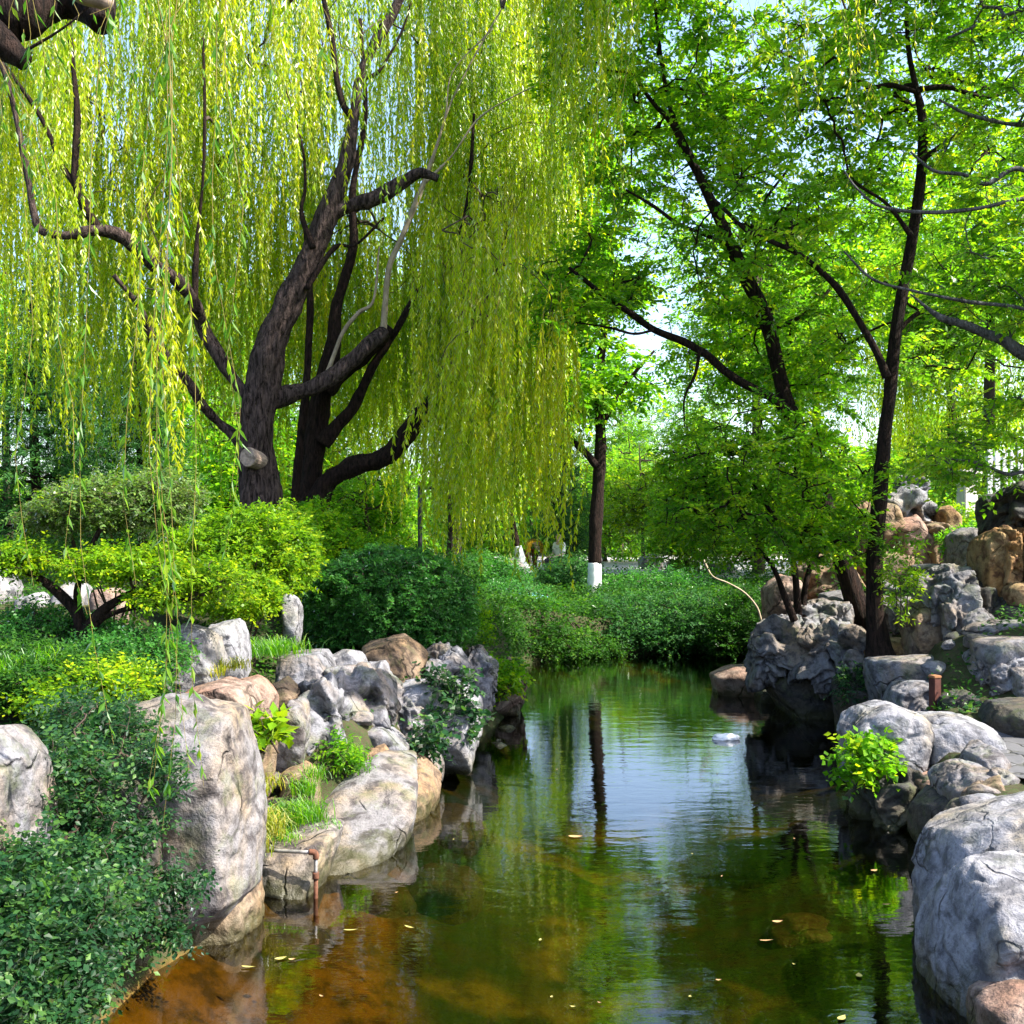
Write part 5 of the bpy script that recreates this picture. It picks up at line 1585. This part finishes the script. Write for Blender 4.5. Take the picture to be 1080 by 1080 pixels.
def person(px, py, D, rz, label, pose, cols):
    base = gp(px, py, D)
    e = empty("person", base, label, "person")
    e.rotation_euler = (0, 0, rz)
    if pose == 'bend':     # stooping: hips high, trunk bent forward (+x), arms reaching to the ground
        V = dict(pel=(0, 0, .84), wst=(.12, 0, .93), chs=(.36, 0, .92), nek=(.50, 0, .86), hed=(.60, 0, .78), hed2=(.67, 0, .70),
                 hl=(0, .09, .80), kl=(.05, .11, .44), al=(-.03, .11, .07), tl=(.13, .12, .03), hr=(0, -.09, .80), kr=(.08, -.11, .44), ar=(0, -.11, .07), tr=(.16, -.12, .03),
                 sl=(.40, .17, .88), el=(.44, .21, .60), wl=(.56, .18, .38), ml=(.60, .17, .29), sr=(.40, -.17, .88), er=(.46, -.21, .60), wr=(.58, -.18, .40), mr=(.62, -.17, .31))
    else:                  # sitting on a low stone, knees bent
        V = dict(pel=(0, 0, .46), wst=(0, 0, .60), chs=(.03, 0, .82), nek=(.05, 0, .98), hed=(.07, 0, 1.08), hed2=(.07, 0, 1.20),
                 hl=(.04, .09, .44), kl=(.42, .12, .47), al=(.40, .12, .07), tl=(.56, .13, .03), hr=(.04, -.09, .44), kr=(.42, -.12, .47), ar=(.36, -.12, .07), tr=(.52, -.13, .03),
                 sl=(.03, .18, .90), el=(.08, .22, .64), wl=(.30, .15, .56), ml=(.38, .12, .55), sr=(.03, -.18, .90), er=(.08, -.22, .64), wr=(.30, -.15, .56), mr=(.38, -.12, .55))
    rad = dict(pel=.12, wst=.115, chs=.135, nek=.05, hed=.085, hed2=.075, hl=.085, kl=.058, al=.040, tl=.032, hr=.085, kr=.058, ar=.040, tr=.032,
               sl=.055, el=.040, wl=.028, ml=.032, sr=.055, er=.040, wr=.028, mr=.032)
    E = [('pel', 'wst'), ('wst', 'chs'), ('chs', 'nek'), ('nek', 'hed'), ('hed', 'hed2'), ('pel', 'hl'), ('hl', 'kl'), ('kl', 'al'), ('al', 'tl'), ('pel', 'hr'), ('hr', 'kr'), ('kr', 'ar'), ('ar', 'tr'),
         ('chs', 'sl'), ('sl', 'el'), ('el', 'wl'), ('wl', 'ml'), ('chs', 'sr'), ('sr', 'er'), ('er', 'wr'), ('wr', 'mr')]

    def sk(nm, mt, keys, grow):
        ks = [k for k in V if k in keys]
        ed = [(ks.index(a), ks.index(b)) for a, b in E if a in ks and b in ks]
        skin(nm, mt, [V[k] for k in ks], ed, [rad[k] + grow for k in ks], e)
    sk("body", skinm, set(V), 0.0)
    sk("shirt", cols[0], {'pel', 'wst', 'chs', 'sl', 'el', 'sr', 'er'}, .028)
    sk("trousers", cols[1], {'pel', 'hl', 'kl', 'al', 'hr', 'kr', 'ar'}, .024)
    hp = np.array(V['hed2']); d = unit(np.array(V['hed2']) - np.array(V['hed']))
    v, t = ico(3)
    v = v * np.array([.12, .11, .115]) * (1 + .06 * pnoise(v * 6))[:, None] + hp + d * .04 + np.array([-.05, 0, 0.02])
    mesh_np("hair", v, None, t, hair, e)
    return e


person(560, 600, 31, math.radians(-75), "person in a yellow top and dark red trousers stooping to the ground", 'bend',
       (mat_plain("yellow_cloth", (0.80, 0.42, 0.02), .8, .08), mat_plain("dark_red_cloth", (0.30, 0.04, 0.03), .8, .1)))
person(591, 600, 30, math.radians(215), "person in a white shirt and dark trousers sitting in the tree shade", 'sit',
       (mat_plain("white_cloth", (0.70, 0.70, 0.72), .8, .08), mat_plain("black_cloth", (0.02, 0.02, 0.03), .8, .1)))
b0 = gp(591, 600, 30.05)
zb = b0[2]
seat_px = HZ + (CAMH - zb - .42) * F / 30.05
rock([(583, seat_px), (600, seat_px - .5), (603, seat_px + 12), (582, seat_px + 12)], 30.05, .5, 'grey', 'slab', "flat grey stone the person in the white shirt sits on", lev=3)
rock([(515, 596), (530, 590), (545, 592), (552, 600), (530, 604)], 28.5, .7, 'pink', 'slab', "low buff stone left of the leaning white-painted trunk", lev=4)
rock([(600, 597), (612, 596), (614, 606), (600, 606)], 26.5, .5, 'grey', 'slab', "little kerb stone just left of the lime-washed trunk", lev=4)
rock([(672, 588), (690, 584), (700, 592), (696, 602), (674, 602)], 33, 1, 'pale', 'boulder', "white stone at the left end of the distant pavement", lev=4)
rock([(703, 592), (722, 588), (738, 594), (735, 604), (706, 604)], 32, 1, 'pink', 'slab', "buff edging stone along the distant pavement", lev=4)
rock([(742, 596), (765, 593), (776, 599), (770, 606), (744, 606)], 31, 1, 'pale', 'slab', "long white edging stone along the distant pavement", lev=4)

# ------------------------------------------------------------------ pavements and path
def sheet(name, poly, lift, mat, st=0.12):
    poly = np.array(poly, float)
    x0, y0 = poly.min(0); x1, y1 = poly.max(0)
    xs = np.arange(x0, x1 + st, st); ys = np.arange(y0, y1 + st, st)
    XX, YY = np.meshgrid(xs, ys)
    Z = ground_z(XX.ravel(), YY.ravel()) + lift
    nx, ny = len(xs), len(ys)
    i = (np.arange(ny - 1)[:, None] * nx + np.arange(nx - 1)[None]).ravel()
    cx = XX.ravel()[i] + st / 2; cyy = YY.ravel()[i] + st / 2
    ins = np.zeros(len(i), bool)
    for a, b in zip(poly, np.roll(poly, -1, 0)):
        c = ((a[1] > cyy) != (b[1] > cyy)) & (cx < (b[0] - a[0]) * (cyy - a[1]) / (b[1] - a[1] + 1e-12) + a[0])
        ins ^= c
    i = i[ins]
    q = np.stack([i, i + 1, i + nx + 1, i + nx], 1)
    return tag(mesh_np(name, np.stack([XX.ravel(), YY.ravel(), Z], 1), q, None, mat), kind="structure")


m = N("crazy_paving")
c = m.coords()
vo = m.n("TexVoronoi"); vo.feature = 'DISTANCE_TO_EDGE'; vo.inputs["Scale"].default_value = 4.6; c = m.mix(0.12, c, (lambda t: (m.l(c, t.inputs["Vector"]), t.outputs["Color"])[1])(m.n("TexNoise"))); m.l(c, vo.inputs["Vector"])
v2 = m.n("TexVoronoi"); v2.inputs["Scale"].default_value = 4.6; m.l(c, v2.inputs["Vector"])
sp = m.n("SeparateXYZ"); m.l(v2.outputs["Color"], sp.inputs[0])
jt = m.ramp(vo.outputs["Distance"], [(0.0, 0.0), (0.05, 1.0)])
cc = m.mix(sp.outputs["X"], (0.05, 0.05, 0.055), (0.10, 0.10, 0.11))
cc = m.mix(jt, (0.05, 0.05, 0.045), cc)
m.principled(cc, .75, m.bump(m.math('ADD', jt, m.math('MULTIPLY', m.noise(c, 20, 4), .3)), .7, .02), .3)
paving = m.m
sheet("path", [(3.0, 4.4), (3.14, 6.8), (3.3, 7.9), (3.9, 8.5), (5.6, 8.7), (6.5, 6.5), (4.5, 4.4)], .03, paving, .03)
m = N("pale_paving")
c = m.coords()
m.principled(m.mix(m.noise(c, 2, 4), (0.27, 0.26, 0.25), (0.38, 0.36, 0.34)), .8, m.bump(m.noise(c, 15, 4), .3, .01), .3)
sheet("pavement", [(-4, 29.5), (3, 30.5), (5, 29), (14, 27), (20, 30), (20, 52), (-12, 52), (-12, 31)], .05, m.m, .8)
# stone steps
for i, (y0, y1, D, lb) in enumerate(((672, 690, 9.6, "lowest of the rough stone steps at the right edge"), (655, 673, 10.1, "middle one of the rough stone steps at the right edge"), (638, 656, 10.6, "uppermost of the rough stone steps at the right edge"))):
    rock([(1028 + 4 * i, y0 + 3), (1045, y0), (1120, y0 - 2), (1125, y1), (1030 + 4 * i, y1)], D, .55, 'grey' if i != 2 else 'dark', 'slab', lb, "stone_step", "stone steps", 5, .15)

# ------------------------------------------------------------------ post, pipe, column, fence, lamp post, foam
pe_ = empty("wooden_post", gp(986, 755, 9.35), "square reddish-brown wooden post standing behind the animal-shaped rock", "post")
a, b = P(986, 715, 9.35), P(986, 770, 9.35)
v, t = boxgeo(((a[0] + b[0]) / 2, 9.35, (a[2] + b[2]) / 2 - .1), (.075, .075, a[2] - b[2] + .2), .35, .006)
mesh_np("shaft", v, None, t, mat_plain("red_brown_wood", (0.075, 0.025, 0.018), .7, .3, 14), pe_, False)
v, t = boxgeo((a[0], 9.35, a[2] + .012), (.082, .082, .024), .35, .006)
mesh_np("cap", v, None, t, mat_plain("orange_worn_wood", (0.24, 0.11, 0.05), .7, .2, 14), pe_, False)

pp = empty("water_pipe", P(333, 950, 6.05), "rusty bent water pipe reaching over the flat slab down into the pond", "pipe")
rust = mat_plain("rusted_iron", (0.11, 0.045, 0.025), .8, .4, 30)
galv = mat_plain("galvanised_iron", (0.36, 0.34, 0.33), .5, .2, 30, .2, .6)
ps = [P(284, 897, 6.1), P(328, 899, 6.02)]
v, q, t = tubes(np.array([smooth_line(ps, 4)]), np.full((1, 5), .0105), 10, True); g = Geo(); g.add(v, q, t)
ps2 = [P(333, 905, 6.02), P(333, 922, 6.02)]
v, q, t = tubes(np.array([smooth_line(ps2, 4)]), np.full((1, 5), .0105), 10, True); g.add(v, q, t)
g.build("pipe_run", galv, pp)
g = Geo()
v, q, t = tubes(smooth_line([P(326, 898.5, 6.02), P(331, 899, 6.02), P(333, 901, 6.02), P(333, 906, 6.02)], 4)[None], np.full((1, 13), .017), 10, True); g.add(v, q, t)
g.build("elbow", rust, pp)
for y0, y1, rr in ((920, 927, .019), (926, 992, .0125)):
    g = Geo(); v, q, t = tubes(smooth_line([P(333, y0, 6.02), P(333, y1, 6.02)], 4)[None], np.full((1, 5), rr), 10, True); g.add(v, q, t)
    g.build("coupling" if rr > .015 else "lower_pipe", rust, pp)

pc_ = empty("stone_column", gp(1020, 560, 17.5), "pale square column behind the upper rocks, left of the slatted fence", "column")
a, b = P(1020, 503, 17.5), P(1020, 575, 17.5)
v, t = boxgeo((a[0], 17.5, (a[2] + b[2]) / 2), (.24, .24, a[2] - b[2]), .2, .015)
stone_p = mat_plain("pale_dressed_stone", (0.52, 0.49, 0.44), .85, .15, 10)
mesh_np("shaft", v, None, t, stone_p, pc_, False)
v, t = boxgeo((a[0], 17.5, a[2] + .06), (.34, .34, .12), .2, .02)
mesh_np("cap", v, None, t, stone_p, pc_, False)

fe = empty("slatted_fence", gp(1090, 540, 19), "tall fence of white vertical slats at the right edge, above the dark heaped rock", "fence")
wp = mat_plain("white_paint", (0.74, 0.74, 0.78), .6, .06)
for i in range(14):
    px = 1044 + i * 8
    a, b = P(px, 474 + (i % 2), 19), P(px, 540, 19)
    v, t = boxgeo((a[0], 19, (a[2] + b[2]) / 2), (.085, .03, a[2] - b[2]), 0, .006)
    mesh_np("slat", v, None, t, wp, fe, False)
for yy in (484, 528):
    a, b = P(1038, yy, 19.04), P(1156, yy, 19.04)
    v, t = boxgeo(((a[0] + b[0]) / 2, 19.045, a[2]), (b[0] - a[0], .05, .08), 0, .006)
    mesh_np("rail", v, None, t, wp, fe, False)

lp = empty("lamp_post", gp(443, 600, 23), "thin black lamp post seen through the hanging willow curtain", "lamp post")
blk = mat_plain("black_paint", (0.02, 0.02, 0.022), .4, .1)
a, b = P(443, 512, 23), P(443, 612, 23)
v, q, t = tubes(smooth_line([b, a], 4)[None], np.full((1, 5), .05), 12, True); g = Geo(); g.add(v, q, t); g.build("pole", blk, lp)
v, t = boxgeo((a[0] + .16, 23, a[2] - .05), (.34, .16, .07), 0, .02); mesh_np("lamp_head", v, None, t, blk, lp, False)

v, t = ico(4)
w = v * np.array([.135, .06, .045]) * (1 + .22 * fbm(v * 2.2, 3))[:, None]
o = mesh_np("foam_piece", w, None, t, mat_plain("white_foam", (0.82, 0.82, 0.84), .7, .04))
o.location = (*P(766, 780, CAMH * F / (780 - HZ))[:2], .015)
tag(o, "small white piece of foam floating on the pond", "litter")
o = mesh_np("plastic_sheet", v * np.array([.42, .2, .08]) * (1 + .2 * fbm(v * 2 + 3, 3))[:, None], None, t, mat_plain("turquoise_plastic", (0.16, 0.42, 0.46), .5, .1))
o.location = [float(x) for x in P(553, 630, 19.5)]
tag(o, "turquoise plastic sheet lying among the bushes under the person in yellow", "litter")

# bent pale dead branch at the far right shore
db = empty("dead_branch", P(800, 650, 17), "thin pale bent dead branch arching over the dark bushes beside the right rocks", "branch")
wood([L4([(803, 655, 1.2), (798, 640, 1.1), (785, 625, 1), (768, 615, .9), (752, 608, .8), (744, 595, 1.2), (738, 580, .8)], 17)], 'twig_pale', "stem", db, 6, 0)

# ------------------------------------------------------------------ floating leaves and twigs
rg = np.random.default_rng(5)
ymat = mat_plain("yellow_fallen_leaf", (0.34, 0.31, 0.09), .5, .2)
bmat = mat_plain("brown_fallen_leaf", (0.36, 0.22, 0.10), .6, .2)


def float_leaf(px, py, ln, wd, rz, mt, label, group=None):
    n = 8
    t = np.linspace(0, 1, n)
    w_ = np.sin(np.pi * t ** .8) * wd / 2
    top = np.stack([t * ln - ln / 2, w_, .004 + .003 * (2 * t - 1) ** 2], 1)
    bot = np.stack([t * ln - ln / 2, -w_, .004 + .003 * (2 * t - 1) ** 2], 1)
    mid = np.stack([t * ln - ln / 2, 0 * t, .001 + .002 * (2 * t - 1) ** 2], 1)
    vv = np.vstack([top, mid, bot])
    q = [[i, i + 1, n + i + 1, n + i] for i in range(n - 1)] + [[n + i, n + i + 1, 2 * n + i + 1, 2 * n + i] for i in range(n - 1)]
    o = mesh_np("fallen_leaf", vv, q, None, mt)
    D = CAMH * F / (py - HZ)
    o.location = ((px - 540) / F * D, D, .003)
    o.rotation_euler = (0, 0, rz)
    tag(o, label, "leaf", group or "leaves floating on the pond")


for px, py, l, w, r, mt, lb in ((370, 982, .075, .014, .1, ymat, "slim yellow leaf floating right of the pipe's foot"), (432, 979, .07, .016, -.6, ymat, "slim yellow leaf floating farthest right in the amber shallows"),
                                (296, 1012, .06, .03, .5, ymat, "broad yellow leaf floating under the pipe, with a small brown one beside it"), (308, 1013, .035, .02, .2, bmat, "small brown leaf beside the broad yellow leaf"),
                                (262, 1021, .07, .016, -.1, ymat, "slim yellow leaf near the tan block at the bottom left"), (906, 1030, .05, .03, 1.3, ymat, "green-yellow leaf floating upright-looking at the lower right"),
                                (820, 973, .06, .03, .2, bmat, "curled brown leaf in the middle of the right shallows"), (808, 993, .07, .012, .1, bmat, "thin brown twig-like leaf just under the curled brown leaf"),
                                (922, 919, .05, .03, .4, bmat, "brown leaf floating in the dark water beside the huge boulders"), (935, 955, .05, .02, .2, bmat, "tan leaf in the darkest water next to the huge boulders"),
                                (607, 883, .1, .05, 0, bmat, "brown leaf on the bright sky reflection"), (888, 1075, .06, .03, .8, ymat, "yellow leaf at the bottom edge right of centre")):
    float_leaf(px, py, l, w, r, mt, lb)
for i in range(18):
    px, py = rg.uniform(330, 960), rg.uniform(800, 1070)
    if px < 470 and py < 900: continue
    wh = "in the amber shallows at the left" if px < 520 else "on the bright middle reflection" if px < 700 else "on the dark water before the huge boulders"
    br = rg.random() < .5
    float_leaf(px, py, rg.uniform(.015, .03), rg.uniform(.008, .014), rg.uniform(0, 6), bmat if br else ymat, "tiny " + ("brown" if br else "yellow") + " leaf fleck " + wh, "tiny leaf flecks " + wh)
